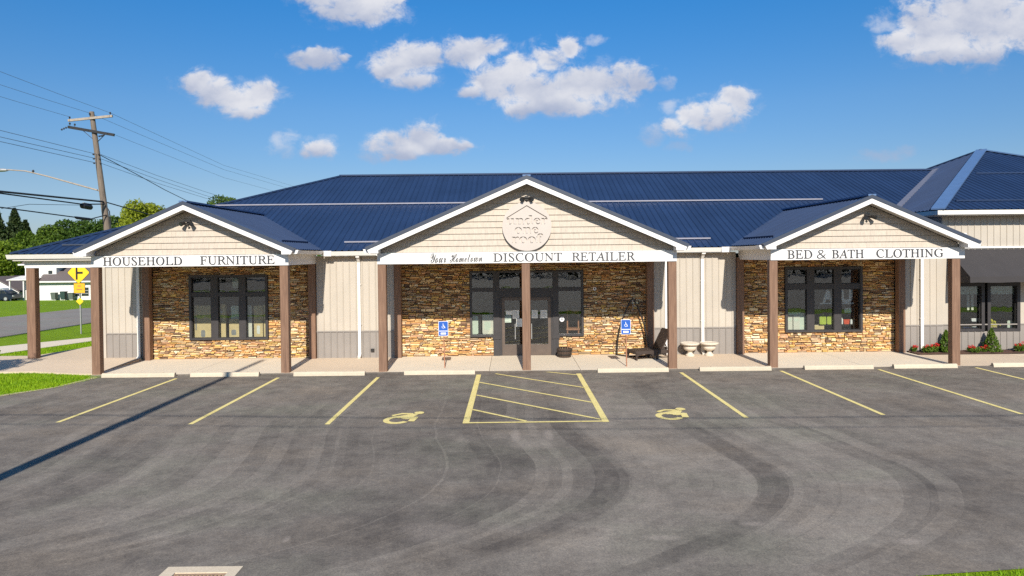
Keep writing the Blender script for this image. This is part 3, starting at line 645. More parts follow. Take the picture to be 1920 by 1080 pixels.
SL = 0.434
def gable(xc, half, px0, px1, each_right, each_left):
    """one gabled porch: roof, rake boards, shake gable, beam, side beams, ceiling"""
    ze = 3.83; za = ze + SL * half; yk = 23.62 + (za - 3.80) / 0.4167 + 0.12; yf = 20.62
    for sgn, ea in ((1, each_right), (-1, each_left)):
        roof(store, [(xc + sgn * half, yf, ze), (xc + sgn * half, 23.78, ze), (xc, yk, za), (xc, yf, za)], each=ea)
        d = Vector((sgn, 0, -SL)).normalized(); up = Vector((sgn * SL, 0, 1)).normalized()
        top = Vector((xc, 0, za)); end = Vector((xc + sgn * half, 0, ze))
        def plate(y0, y1, o0, o1, nm, mt, e0=0.0, e1=0.0):
            # board following the rake between perpendicular offsets o0 < o1, mitred at the apex
            pts = [(xc, y0, za + o0 * math.sqrt(1 + SL * SL)), tuple(end + d * e1 + up * o0 + Vector((0, y0, 0))), tuple(end + d * e1 + up * o1 + Vector((0, y0, 0))), (xc, y0, za + o1 * math.sqrt(1 + SL * SL))]
            MB().prism(pts, (0, y1 - y0, 0)).build(nm, M[mt], store)
        plate(yf - 0.035, yf + 0.12, -0.045, 0.055, 'rake_trim', 'navytrim', e1=0.02)
        plate(yf - 0.015, yf + 0.03, -0.185, -0.047, 'fascia', 'white', e1=-0.03)
        plate(yf + 0.032, 21.06, -0.14, -0.12, 'soffit', 'soffit', e1=-0.05)
        # boxed return at the foot of the rake
        xo = xc + sgn * (half - 0.02); xi = xc + sgn * (half - 0.36)
        MB().prism([(xi, yf - 0.018, 3.685), (xo - sgn * 0.06, yf - 0.018, 3.685), (xo, yf - 0.018, 3.80), (xi, yf - 0.018, 3.90)], (0, 0.42, 0)).build('eave_return', M['white'], store)
        # side gutter and fascia along the porch eave
        gx = xc + sgn * (half - 0.02)
        MB().prism([(gx, yf + 0.42, 3.68), (gx + sgn * 0.07, yf + 0.42, 3.69), (gx + sgn * 0.12, yf + 0.42, 3.80), (gx, yf + 0.42, 3.80)], (0, 23.6 - yf - 0.42, 0)).build('gutter', M['gutter'], store)
        MB().prism([(gx - sgn * 0.01, yf + 0.1, 3.69), (gx + sgn * 0.10, yf + 0.1, 3.70), (gx + sgn * 0.145, yf + 0.1, 3.815), (gx - sgn * 0.01, yf + 0.1, 3.815)], (0, 0.3, 0)).build('gutter_end', M['white'], store)
        # side beam
        bxo = px1 if sgn > 0 else px0; bxi = bxo - sgn * 0.24
        MB().box(min(bxo, bxi), max(bxo, bxi), 21.262, 23.98, 3.352, 3.672).build('side_beam', M['white'], store)
        MB().box(min(bxo, gx), max(bxo, gx), 21.0, 23.98, 3.674, 3.684).build('soffit', M['soffit'], store)
    MB().bar((xc, yf - 0.03, za + 0.05), (xc, yk + 0.05, za + 0.05), 0.24, 0.05).build('ridge_cap', M['hipcap'], store)
    # gable shakes in lapped courses
    zb, zt = 3.70, za - 0.155 * math.sqrt(1 + SL * SL); rowh = 0.187; z = zb
    MB().prism([(xc - (zt - zb) / SL, 21.12, zb), (xc + (zt - zb) / SL, 21.12, zb), (xc, 21.12, zt)], (0, 0.08, 0)).build('gable_wall', M['soffit'], store)
    while z < zt - 0.02:
        z1 = min(z + rowh, zt); mb = MB()
        hw0 = (zt - z) / SL; hw1 = max((zt - z1) / SL, 0.0); x = -hw0 - random.uniform(0, .2)
        while x < hw0:
            w = random.uniform(0.11, 0.26); a, b = x + 0.0008, x + w - 0.0008; x += w
            def lim(xx, zz): return max(-(zt - zz) / SL, min((zt - zz) / SL, xx))
            a0, b0, a1, b1 = lim(a, z), lim(b, z), lim(a, z1), lim(b, z1)
            if b0 - a0 < 0.004: continue
            dy = random.uniform(0, 0.003); yb, yt = 21.068 - dy, 21.10 - dy
            A, B_, C_, D = (xc + a0, yb, z), (xc + b0, yb, z), (xc + b1, yt, z1 + 0.002), (xc + a1, yt, z1 + 0.002)
            mb.add([A, B_, C_, D, (xc + a0, 21.118, z), (xc + b0, 21.118, z), (xc + b1, 21.118, z1), (xc + a1, 21.118, z1)], [(0, 1, 2, 3), (4, 5, 1, 0), (0, 3, 7, 4), (1, 5, 6, 2)])
        mb.build('siding_course', M['shake'], store); z += rowh
    beam = MB().box(px0, px1, 21.0, 21.26, 3.35, 3.688).build('beam', M['white'], store)
    MB().box(px0 + 0.24, px1 - 0.24, 21.26, 24.1, 3.42, 3.45).build('porch_ceiling', M['soffit'], store)
    return beam
beamL = gable(-9.86, 3.30, -12.90, -6.84, True, False)
beamC = gable(0.50, 4.86, -4.11, 5.11, False, False)
beamR = gable(10.92, 3.26, 8.00, 13.98, False, True)
for xa, xb in ((-10.0, -7.0), ):
    snow_rail(store, (-7.1, 21.15, 3.83 + SL * 0.54 + 0.05), (-7.1, 23.9, 3.83 + SL * 0.54 + 0.05), 'navy', 0.08)
snow_rail(store, (8.16, 21.15, 3.83 + SL * 0.50 + 0.05), (8.16, 23.9, 3.83 + SL * 0.50 + 0.05), 'navy', 0.08)
for body, x0, x1, bm in [('HOUSEHOLD', -12.53, -10.1, beamL), ('FURNITURE', -9.55, -7.26, beamL), ('DISCOUNT', -0.54, 1.58, beamC), ('RETAILER', 1.88, 3.83, beamC), ('BED', 8.51, 9.28, beamR), ('BATH', 9.88, 10.87, beamR), ('CLOTHING', 11.25, 13.32, beamR)]:
    lettering(serif(body), x0, x1, 3.39, 3.655, 20.986, 0.012, M['letters'], bm, shear=0.27, fat=0.007)
lettering('&', 9.42, 9.70, 3.385, 3.655, 20.986, 0.012, M['letters'], beamR, fat=-0.018)
lettering(script('Your'), -2.47, -1.99, 3.375, 3.665, 20.986, 0.012, M['letters'], beamC, shear=-0.1, slope=0.01)
lettering(script('Hometown'), -1.88, -0.88, 3.385, 3.65, 20.986, 0.012, M['letters'], beamC, shear=-0.1, slope=0.015)

# posts
def post(x0, x1, y0, y1, z1=3.35, z0=0.0):
    mb = MB(); c = 0.012
    prof = [(x0 + c, y0), (x1 - c, y0), (x1, y0 + c), (x1, y1 - c), (x1 - c, y1), (x0 + c, y1), (x0, y1 - c), (x0, y0 + c)]
    mb.prism([(x, y, z0) for x, y in prof], (0, 0, z1 - z0)); return mb.build('post', M['wood'], store)
for xc in (-12.83, -7.0, -3.98, 0.46, 4.98, 8.1, 13.74): post(xc - 0.127, xc + 0.127, 21.03, 21.25, 3.349)
post(-17.04, -16.74, 24.0, 24.26, 3.309, 0.05)
for x0, x1 in ((-12.90, -12.66), (-7.10, -6.86), (-4.10, -3.86), (4.76, 5.0), (7.92, 8.16), (13.57, 13.81)): post(x0, x1, 23.86, 24.10, 3.42)
# open corner at the left: back beam, soffit
MB().box(-17.07, -12.92, 23.98, 24.22, 3.31, 3.56).build('beam', M['white'], store)
MB().box(-17.3, -14.32, 23.73, 40.7, 3.562, 3.60).build('soffit', M['soffit'], store)

# main gutter, fascia, soffit between the porches
for x0, x1 in ((-17.45, -13.2), (-6.52, -4.4), (5.4, 7.62)):
    MB().prism([(x0, 23.72, 3.63), (x0, 23.66, 3.63), (x0, 23.60, 3.78), (x0, 23.72, 3.78)], (x1 - x0, 0, 0)).build('gutter', M['gutter'], store)
    MB().box(x0, x1, 23.722, 24.0, 3.60, 3.62).build('soffit', M['soffit'], store)
MB().prism([(-17.48, 23.72, 3.63), (-17.42, 23.72, 3.63), (-17.36, 23.72, 3.78), (-17.48, 23.72, 3.78)], (0, 17, 0)).build('gutter', M['gutter'], store)
for x0, x1 in ((-6.46, -6.2), (-4.64, -4.4), (5.4, 5.58), (7.3, 7.6)):
    MB().box(x0, x1, 23.585, 23.73, 3.615, 3.80).build('gutter_end', M['white'], store)

# board-and-rib metal siding with grey wainscot
def siding(parent, x0, x1, y, ztop, wain=True, holes=()):
    MB().box(x0, x1, y + 0.004, y + 0.12, 0.0, ztop).build('wall', M['siding'], parent) if not holes else None
    x = x0
    while x < x1 - 0.01:
        xe = min(x + STEPX, x1)
        for za, zb, mt, nm in (((0.985, ztop, 'siding', 'siding_panel'), (0.03, 0.945, 'wainscot', 'wainscot_panel')) if wain else ((ztop[0], ztop[1], 'siding', 'siding_panel'),)):
            spans = [(za, zb)]
            for hx0, hx1, hz0, hz1 in holes:
                if x + 0.5 * (xe - x) > hx0 and x + 0.5 * (xe - x) < hx1:
                    new = []
                    for a, b in spans:
                        if a < hz0: new.append((a, min(b, hz0)))
                        if b > hz1: new.append((max(a, hz1), b))
                    spans = new
            for a, b in spans:
                if b - a < 0.03: continue
                prof = [(x, y), (x + 0.012, y - 0.022), (x + 0.036, y - 0.022), (x + 0.048, y), (xe, y)]
                prof = [(min(px, xe), py) for px, py in prof]
                mb = MB(); v = [(px, py, a) for px, py in prof] + [(px, py, b) for px, py in prof]
                mb.add(v, [(i, i + 1, i + 6, i + 5) for i in range(4)]); mb.build(nm, M[mt], parent)
        x += STEPX
    if wain: MB().box(x0, x1, y - 0.028, y + 0.004, 0.945, 0.985).build('wainscot_trim', M['wainscot'], parent)
siding(store, -14.30, -12.92, 24.02, 3.62)
siding(store, -6.85, -4.11, 24.0, 3.62)
siding(store, 5.01, 7.91, 24.0, 3.62)
siding(store, 13.82, 15.20, 24.0, 3.68)
MB().box(-14.42, -14.30, 24.1, 40.4, 0, 3.56).build('wall', M['siding'], store, label='plain beige side wall')
MB().box(-14.3, 15.2, 40.3, 40.42, 0, 3.56).build('wall', M['siding'], store)
MB().box(-14.34, -14.25, 23.975, 24.10, 0, 3.55).build('corner_trim', M['siding'], store)
MB().box(5.40, 5.50, 23.955, 23.99, 0.03, 3.6).build('corner_trim', M['white'], store)
# downspouts
def downspout(x, top, y=23.90, z1=3.64):
    mb = MB(); mb.box(x - 0.05, x + 0.05, y, y + 0.075, 0.12, z1 - 0.22)
    mb.bar((x, y + 0.037, z1 - 0.24), (x, y - 0.13, z1 - 0.06), 0.098, 0.075); mb.box(x - 0.06, x + 0.06, y - 0.20, y - 0.08, z1 - 0.08, z1)
    mb.bar((x, y + 0.037, 0.16), (x, y - 0.12, 0.06), 0.098, 0.075)
    mb.box(x - 0.062, x + 0.062, y - 0.004, y + 0.1, 1.2, 1.23); mb.box(x - 0.062, x + 0.062, y - 0.004, y + 0.1, 2.6, 2.63)
    mb.build('downspout', M['gutter'], store)
downspout(-13.08, 3.6, 23.92); downspout(-5.33, 3.6); downspout(6.71, 3.6); downspout(14.42, 3.6)
MB().box(-4.95, -4.83, 23.93, 23.985, 0.25, 0.35).build('outlet_box', M['black'], store)

# ------------------------------------------------------------------ stone fronts
PAL = [((0.663, 0.439, 0.209), 22), ((0.621, 0.337, 0.134), 20), ((0.749, 0.567, 0.332), 18), ((0.663, 0.449, 0.150), 13), ((0.353, 0.203, 0.107), 8), ((0.449, 0.332, 0.225), 6), ((0.642, 0.396, 0.246), 12), ((0.225, 0.139, 0.091), 5), ((0.813, 0.685, 0.492), 9)]
_pc = [c for c, w in PAL]; _pw = np.array([w for c, w in PAL], float); _pw /= _pw.sum()
ALLST = []
def stone_front(x0, x1, zt, openings):
    wall = MB()
    zs = sorted({0.0, zt, *[v for o in openings for v in (o[2], o[3])]})
    for a, b in zip(zs[:-1], zs[1:]):
        cuts = sorted((o[0], o[1]) for o in openings if o[2] <= a + 1e-6 and o[3] >= b - 1e-6); x = x0
        for c0, c1 in cuts: wall.box(x, c0, 24.20, 24.34, a, b); x = c1
        wall.box(x, x1, 24.20, 24.34, a, b)
    wl = wall.build('stone_wall', M['mortar'], store)
    z = 0.032
    while z < zt - 0.02:
        h = min(random.choice([0.036, 0.042, 0.05, 0.055, 0.06, 0.066, 0.085]), zt - z)
        segs = [(x0, x1)]
        for o0, o1, oz0, oz1 in openings:
            if z + h * 0.6 > oz0 and z + h * 0.4 < oz1:
                segs = [s for a, b in segs for s in ((a, min(b, o0)), (max(a, o1), b)) if s[1] - s[0] > 0.03]
        for a, b in segs:
            x = a
            while x < b - 0.005:
                w = random.choice([0.10, 0.14, 0.17, 0.2, 0.23, 0.27, 0.33, 0.42]) * random.uniform(0.62, 1.02)
                if b - x - w < 0.08: w = b - x
                parts = [(z, h)]
                if h > 0.08 and random.random() < 0.5: k = random.uniform(0.4, 0.6); parts = [(z, h * k), (z + h * k, h * (1 - k))]
                for pz, ph in parts:
                    g = 0.004; d = random.uniform(0.028, 0.085); dz0 = random.uniform(-.012, .010); pz, ph = max(pz + dz0, 0.03), ph * random.uniform(0.78, 1.22)
                    j = lambda s: random.uniform(-s, s)
                    y = 24.20 - d; e = min(0.010, ph * 0.2)
                    fr = [(x + g + e + j(.004), y + j(.006), pz + g + e * .6), (x + w - g - e + j(.004), y + j(.006), pz + g + e * .6 + j(.003)), (x + w - g - e + j(.004), y + .006 + j(.006), pz + ph - g - e * .6 + j(.003)), (x + g + e + j(.004), y + .006 + j(.006), pz + ph - g - e * .6)]
                    bk = [(x + g, 24.215, pz + g), (x + w - g, 24.215, pz + g), (x + w - g, 24.215, pz + ph - g), (x + g, 24.215, pz + ph - g)]
                    c = _pc[rng.choice(len(_pc), p=_pw)]; k = random.uniform(0.78, 1.22)
                    ALLST.append((w * ph, wl, fr + bk, tuple(min(0.85, q * k) for q in c)))
                x += w
        z += h
    return wl
WL = (-11.38, -8.60, 0.70, 3.0); WC = (-1.46, 2.55, 0.70, 3.03); WD = (-0.63, 1.66, 0.0, 0.70); WR = (9.69, 12.43, 0.75, 3.06)
stone_front(-12.68, -7.08, 3.42, [WL]); stone_front(-3.88, 4.78, 3.42, [WC, WD]); stone_front(8.14, 13.59, 3.42, [WR])
ALLST.sort(key=lambda s: -s[0])
SF = [(0, 1, 2, 3), (4, 5, 1, 0), (1, 5, 6, 2), (3, 2, 6, 7), (4, 0, 3, 7)]
for i, (a, wl, v, c) in enumerate(ALLST[:300]): MB().add(v, SF, 0, c).build('stone', M['stone'], wl)
rest = {}
for a, wl, v, c in ALLST[300:]: rest.setdefault(wl.name, (wl, MB()))[1].add(v, SF, 0, c)
for wl, mb in rest.values(): mb.build('stone_veneer', M['stone'], wl, kind='stuff')

# ------------------------------------------------------------------ shop windows and doors
def window(parent, x0, x1, z0, z1, cols, rows, t=0.085, yf=24.09, yb=24.24, mats=('frame', 'glass'), skip=()):
    """frame with mullions; cols/rows list the bars between panes"""
    mb = MB(); mb.box(x0, x1, yf, yb, z1 - t, z1); mb.box(x0, x1, yf, yb, z0, z0 + t * 0.8)
    mb.box(x0, x0 + t, yf + .001, yb, z0 + t * 0.8, z1 - t); mb.box(x1 - t, x1, yf + .001, yb, z0 + t * 0.8, z1 - t)
    for a, b in cols: mb.box(a, b, yf + 0.012, yb, z0 + t * 0.8, z1 - t)
    xs_ = [x0 + t] + [v for c in cols for v in c] + [x1 - t]
    zs_ = [z0 + t * 0.8] + [v for r in rows for v in r] + [z1 - t]
    for a, b in rows:
        for i in range(0, len(xs_), 2): mb.box(xs_[i], xs_[i + 1], yf + 0.016, yb, a, b)
    w = mb.build('window', M[mats[0]], parent)
    for i in range(0, len(xs_), 2):
        for k in range(0, len(zs_), 2):
            MB().box(xs_[i] - 0.005, xs_[i + 1] + 0.005, 24.175, 24.181, zs_[k] - 0.005, zs_[k + 1] + 0.005).build('pane', M[mats[1]], w)
            # slim inner sash
            sb = MB(); a, b, c, d = xs_[i], xs_[i + 1], zs_[k], zs_[k + 1]; s = 0.022
            sb.box(a, b, 24.14, 24.17, c, c + s); sb.box(a, b, 24.14, 24.17, d - s, d); sb.box(a, a + s, 24.14, 24.17, c + s, d - s); sb.box(b - s, b, 24.14, 24.17, c + s, d - s)
            sb.build('sash', M['black'], w)
    return w
window(store, *WL[:2], *WL[2:], [(-10.61, -10.36), (-9.62, -9.38)], [(2.24, 2.37)])
window(store, *WR[:2], *WR[2:], [(10.46, 10.72), (11.42, 11.68)], [(2.28, 2.46)])
# entrance: sidelights, transoms, columns, double doors
mb = MB(); yf, yb = 24.085, 24.24
mb.box(-1.46, 2.55, yf, yb, 2.96, 3.03)
for x0, x1, z0 in ((-1.46, -1.39, .70), (2.48, 2.55, .70), (-0.64, -0.42, 0.0), (1.47, 1.67, 0.0), (0.42, 0.62, 2.42)): mb.box(x0, x1, yf + .002, yb, z0 + .001, 2.96)
mb.box(-0.67, -0.39, yf - 0.02, yb, 0.62, 0.74); mb.box(1.44, 1.70, yf - 0.02, yb, 0.62, 0.74)
for x0, x1 in ((-1.39, -0.64), (1.67, 2.48)): mb.box(x0, x1, yf + .004, yb, 2.30, 2.44); mb.box(x0, x1, yf + .004, yb, 0.70, 0.775)
mb.box(-0.42, 1.47, yf + .006, yb, 2.10, 2.42)
mb.box(-0.42, -0.34, 24.12, yb, 0.03, 2.10); mb.box(1.40, 1.47, 24.12, yb, 0.03, 2.10)
ent = mb.build('window', M['frame'], store, label='dark framed entrance glazing around the double doors')
for a, b, c, d in ((-1.39, -0.64, .775, 2.30), (1.67, 2.48, .775, 2.30), (-1.39, -0.64, 2.44, 2.96), (-0.42, 0.42, 2.42, 2.96), (0.62, 1.47, 2.42, 2.96), (1.67, 2.48, 2.44, 2.96)):
    MB().box(a - .004, b + .004, 24.175, 24.181, c - .004, d + .004).build('pane', M['glass'], ent)
for x0, x1, hx in ((-0.335, 0.528, 0.13), (0.534, 1.395, 0.71)):
    mb = MB(); t = 0.10; y0, y1 = 24.135, 24.19
    mb.box(x0, x0 + t, y0, y1, 0.04, 2.09); mb.box(x1 - t, x1, y0, y1, 0.04, 2.09); mb.box(x0 + t, x1 - t, y0 + .001, y1, 1.98, 2.09); mb.box(x0 + t, x1 - t, y0 + .001, y1, 0.04, 0.42)
    dr = mb.build('door', M['door'], store)
    MB().box(x0 + t - .004, x1 - t + .004, 24.16, 24.166, 0.41, 1.985).build('pane', M['glass'], dr)
    mb = MB(); mb.tube([(hx, 24.07, 0.62), (hx, 24.07, 1.16)], 0.016, 8); mb.tube([(hx, 24.07, 0.68), (hx, 24.14, 0.68)], 0.012, 6); mb.tube([(hx, 24.07, 1.10), (hx, 24.14, 1.10)], 0.012, 6)
    mb.build('handle', M['steel'], dr)
# dim rooms behind the glass
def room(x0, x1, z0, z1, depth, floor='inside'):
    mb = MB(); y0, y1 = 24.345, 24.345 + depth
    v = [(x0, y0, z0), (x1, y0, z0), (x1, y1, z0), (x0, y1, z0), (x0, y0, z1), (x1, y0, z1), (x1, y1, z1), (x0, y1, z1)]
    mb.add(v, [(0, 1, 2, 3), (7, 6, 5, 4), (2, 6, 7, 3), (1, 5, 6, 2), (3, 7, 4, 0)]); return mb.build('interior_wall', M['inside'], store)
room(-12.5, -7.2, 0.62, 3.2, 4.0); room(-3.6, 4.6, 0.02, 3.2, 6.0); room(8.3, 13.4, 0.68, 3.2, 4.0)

# ================================================================== TALLER END BLOCK
annex = empty('shop_building', (21.7, 31.5, 0), 'taller beige end block with pyramid navy roof and charcoal awning, right of the gabled porches', 'building')
AP = (21.75, 31.5, 8.19)
for pts, ea in (([(14.75, 23.55, 5.0), (28.75, 23.55, 5.0), AP], True), ([(14.75, 39.5, 5.0), (14.75, 23.55, 5.0), AP], True), ([(28.75, 23.55, 5.0), (28.75, 39.5, 5.0), AP], False), ([(28.75, 39.5, 5.0), (14.75, 39.5, 5.0), AP], False)):
    roof(annex, pts, each=ea)
for c, mt in (((14.75, 23.55), 'hipcap'), ((28.75, 23.55), 'hipcap'), ((14.75, 39.5), 'navy'), ((28.75, 39.5), 'navy')):
    a = Vector((c[0], c[1], 5.03)); b = Vector((AP[0], AP[1], AP[2] + 0.03))
    MB().bar(a, b, 0.42 if mt == 'hipcap' else 0.24, 0.05).build('hip_cap', M[mt], annex)
def zann(y): return 5.0 + (y - 23.55) * (3.19 / 7.95)
snow_rail(annex, (15.9, 24.35, zann(24.35) + 0.05), (27.5, 24.35, zann(24.35) + 0.05), 'navy')
snow_rail(annex, (18.9, 27.7, zann(27.7) + 0.05), (24.6, 27.7, zann(27.7) + 0.05), 'navy')
MB().box(14.72, 28.8, 23.50, 23.56, 4.83, 4.975).build('fascia', M['gutter'], annex)
MB().box(14.72, 14.78, 23.562, 39.5, 4.83, 4.975).build('fascia', M['gutter'], annex)
MB().box(14.79, 28.75, 23.565, 24.08, 4.80, 4.829).build('soffit', M['soffit'], annex)
MB().box(14.79, 15.20, 24.085, 39.5, 4.80, 4.829).build('soffit', M['soffit'], annex)
MB().box(15.215, 28.3, 24.115, 24.16, 0, 0.70).build('wall', M['siding'], annex)
MB().box(15.215, 28.3, 24.115, 24.16, 2.46, 4.80).build('wall', M['siding'], annex)
MB().box(15.215, 15.53, 24.115, 24.16, 0.70, 2.46).build('wall', M['siding'], annex); MB().box(18.0, 28.3, 24.115, 24.16, 0.70, 2.46).build('wall', M['siding'], annex)
MB().box(15.22, 15.34, 24.2, 39, 0, 4.80).build('wall', M['siding'], annex); MB().box(28.2, 28.32, 24.2, 39, 0, 4.80).build('wall', M['siding'], annex); MB().box(15.22, 28.3, 38.9, 39.0, 0, 4.80).build('wall', M['siding'], annex)
AW = [(15.55, 16.72, 0.72, 2.44), (16.82, 17.98, 0.72, 2.44)]
siding(annex, 15.215, 20.5, 24.08, 3.66, holes=[(x0 - .02, x1 + .02, z0, z1) for x0, x1, z0, z1 in AW])
siding(annex, 15.215, 28.3, 24.08, (3.72, 4.79), wain=False, holes=[(99, 99, 0, 0)])
MB().box(15.0, 28.3, 24.02, 24.10, 3.66, 3.72).build('belt_trim', M['white'], annex)
for x0, x1, z0, z1 in AW: window(annex, x0, x1, z0, z1, [], [], t=0.11, yf=24.05)
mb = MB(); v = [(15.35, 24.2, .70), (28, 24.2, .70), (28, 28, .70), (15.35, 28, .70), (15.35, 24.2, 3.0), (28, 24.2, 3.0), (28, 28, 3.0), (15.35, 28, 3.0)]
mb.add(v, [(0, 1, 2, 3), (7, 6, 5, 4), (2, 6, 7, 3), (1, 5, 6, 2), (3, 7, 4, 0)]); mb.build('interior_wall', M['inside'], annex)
# awning with sloped top, valance and closed end
mb = MB(); x0, x1 = 15.40, 22.0; yt, yf = 24.05, 22.86
n = 26; vs = []; 
for i in range(n + 1):
    x = x0 + (x1 - x0) * i / n; w = 0.006 * math.sin(i * 1.9)
    vs += [(x, yt, 3.62), (x, (yt + yf) / 2, 3.15 - w), (x, yf, 2.70), (x, yf - 0.004 + w, 2.50 + 0.008 * math.sin(i * 1.3))]
mb.add(vs, [(4 * i + k, 4 * i + k + 1, 4 * i + k + 5, 4 * i + k + 4) for i in range(n) for k in range(3)])
mb.poly([(x0, yt, 3.62), (x0, yt, 2.50), (x0, yf, 2.50), (x0, yf, 2.70)]); mb.poly([(x1, yt, 3.62), (x1, yf, 2.70), (x1, yf, 2.50), (x1, yt, 2.50)])
mb.build('awning', M['awning'], annex)

# ================================================================== THINGS ON AND ROUND THE STORE
# round carved sign: front board with the letters cut through it, over a backing board
def carved_sign():
    root = empty('round_sign', (0.505, 21.0, 4.47), 'round cream board carved with under one roof, on the middle gable', 'sign')
    R0 = 0.755
    cu = bpy.data.curves.new('carved_face', 'CURVE'); cu.dimensions = '2D'; cu.fill_mode = 'BOTH'; cu.extrude = 0.022; cu.resolution_u = 6
    def spline(pts):
        s = cu.splines.new('POLY'); s.points.add(len(pts) - 1); s.use_cyclic_u = True
        for p, (x, y) in zip(s.points, pts): p.co = (x, y, 0, 1)
    spline([(R0 * math.cos(2 * math.pi * k / 72), R0 * math.sin(2 * math.pi * k / 72)) for k in range(72)])
    t = 0.035
    spline([(-0.62, 0.275), (0, 0.645), (0.62, 0.275), (0.62, 0.275 - t * 1.25), (0, 0.645 - t * 1.25), (-0.62, 0.275 - t * 1.25)][::-1])
    for body, x0, x1, y0, y1 in (('under', -0.635, 0.635, 0.055, 0.335), ('one', -0.375, 0.345, -0.225, -0.025), ('roof', -0.465, 0.485, -0.515, -0.225)):
        tcu = bpy.data.curves.new('carving_source', 'FONT'); tcu.body = bold(body); to = bpy.data.objects.new('carving_source', tcu); COL.objects.link(to)
        bpy.context.view_layer.update(); dg = bpy.context.evaluated_depsgraph_get()
        c2 = to.to_curve(dg)
        loops = []
        for s in c2.splines:
            pts = []
            if s.type == 'BEZIER':
                bp = s.bezier_points; n = len(bp)
                for i in range(n):
                    a, b = bp[i], bp[(i + 1) % n]
                    for k in range(5):
                        u = k / 5; q = a.co * (1 - u) ** 3 + a.handle_right * 3 * u * (1 - u) ** 2 + b.handle_left * 3 * u * u * (1 - u) + b.co * u ** 3
                        pts.append((q.x, q.y))
            else: pts = [(p.co.x, p.co.y) for p in s.points]
            loops.append(pts)
        to.to_curve_clear(); bpy.data.objects.remove(to); bpy.data.curves.remove(tcu)
        ax = min(p[0] for l in loops for p in l); bx_ = max(p[0] for l in loops for p in l); ay = min(p[1] for l in loops for p in l); by_ = max(p[1] for l in loops for p in l)
        for l in loops: spline([(x0 + (p[0] - ax) / (bx_ - ax) * (x1 - x0), y0 + (p[1] - ay) / (by_ - ay) * (y1 - y0)) for p in l])
    o = bpy.data.objects.new('carved_face', cu); COL.objects.link(o); bpy.context.view_layer.update()
    dg = bpy.context.evaluated_depsgraph_get(); me = o.evaluated_get(dg).to_mesh()
    vs = [(0.505 + v.co.x, 20.978 - v.co.z, 4.47 + v.co.y) for v in me.vertices]; fs = [tuple(p.vertices) for p in me.polygons]
    o.evaluated_get(dg).to_mesh_clear(); bpy.data.objects.remove(o); bpy.data.curves.remove(cu)
    MB().add(vs, fs).build('carved_face', M['disc'], root)
    mb = MB(); ring = [(0.505 + 0.74 * math.cos(2 * math.pi * k / 72), 21.0, 4.47 + 0.74 * math.sin(2 * math.pi * k / 72)) for k in range(72)]
    mb.prism(ring, (0, 0.065, 0)); mb.build('backing_board', M['disc'], root)
carved_sign()

def flood(x, z, label, yaw):
    root = empty('floodlight', (x, 21.06, z), label, 'floodlight', 'twin floodlights at the gable peaks')
    mb = MB(); mb.box(x - 0.06, x + 0.06, 21.02, 21.066, z - 0.05, z + 0.07); mb.build('mount', M['black'], root)
    MB().bar((x - 0.13, 20.99, z + 0.02), (x + 0.13, 20.99, z + 0.02), 0.03, 0.03).build('bracket', M['black'], root)
    for s in (-1, 1):
        c = Vector((x + s * 0.11, 20.93, z - 0.03)); d = Vector((s * 0.5 + yaw, -0.8, -0.35)).normalized()
        MB().tube([c - d * 0.06, c - d * 0.02, c + d * 0.08, c + d * 0.11], [0.03, 0.05, 0.065, 0.068], 10).build('lamp_head', M['black'], root)
        MB().tube([c + d * 0.111, c + d * 0.114], 0.055, 10).build('lens', M['window'], root)
    mb = MB(); mb.ball((x, 20.98, z - 0.10), 0.04); mb.build('sensor', M['black'], root)
flood(-9.90, 4.70, 'twin black floodlight high on the gable over the word HOUSEHOLD', 0.1)
flood(0.505, 5.34, 'twin black floodlight just above the round carved sign', 0.0)
flood(11.0, 4.68, 'twin black floodlight high on the gable over BED and BATH', 0.2)

def acc_sign(x, y, label, lean):
    root = empty('parking_sign', (x, y, 0.03), label, 'sign', 'accessible parking signs on posts')
    mb = MB(); mb.bar((x, y, 0.03), (x + lean, y, 1.50), 0.045, 0.03); mb.build('post', M['rust'], root)
    cx, zc = x + lean + 0.0, 1.285; w, h = 0.155, 0.235; yf = y - 0.03
    def rr(w, h, r=0.03, n=4):
        out = []
        for sx, sz, a0 in ((1, 1, 0), (-1, 1, 90), (-1, -1, 180), (1, -1, 270)):
            for k in range(n + 1):
                a = R(a0 + 90 * k / n); out.append((sx * (w - r) + r * math.cos(a), sz * (h - r) + r * math.sin(a)))
        return out
    MB().prism([(cx + a, yf, zc + b) for a, b in rr(w, h)], (0, 0.006, 0)).build('plate', M['signwhite'], root)
    MB().prism([(cx + a, yf - 0.002, zc + b) for a, b in rr(w - .012, h - .012)], (0, 0.0018, 0)).build('panel', M['blue'], root)
    mb = MB(); k = 0
    for grp in iso_symbol():
        for q in grp:
            yy = yf - 0.003 - 0.0006 * k
            mb.prism([(cx + 0.145 * a - 0.0, yy, zc + 0.058 + 0.145 * b) for a, b in q], (0, 0.0005, 0))
        k += 1
    mb.build('wheelchair_symbol', M['signwhite'], root)
    mb = MB(); mb.box(cx - w + .02, cx + w - .02, yf - 0.0032, yf - 0.0022, zc - 0.088, zc - 0.066); mb.box(cx - 0.085, cx + 0.085, yf - 0.0032, yf - 0.0022, zc - 0.185, zc - 0.125); mb.build('lettering_band', M['signwhite'], root)
acc_sign(-2.13, 21.62, 'blue accessible parking sign left of the entrance doors', -0.03)
acc_sign(3.63, 21.55, 'blue accessible parking sign in front of the brown lounger', -0.02)

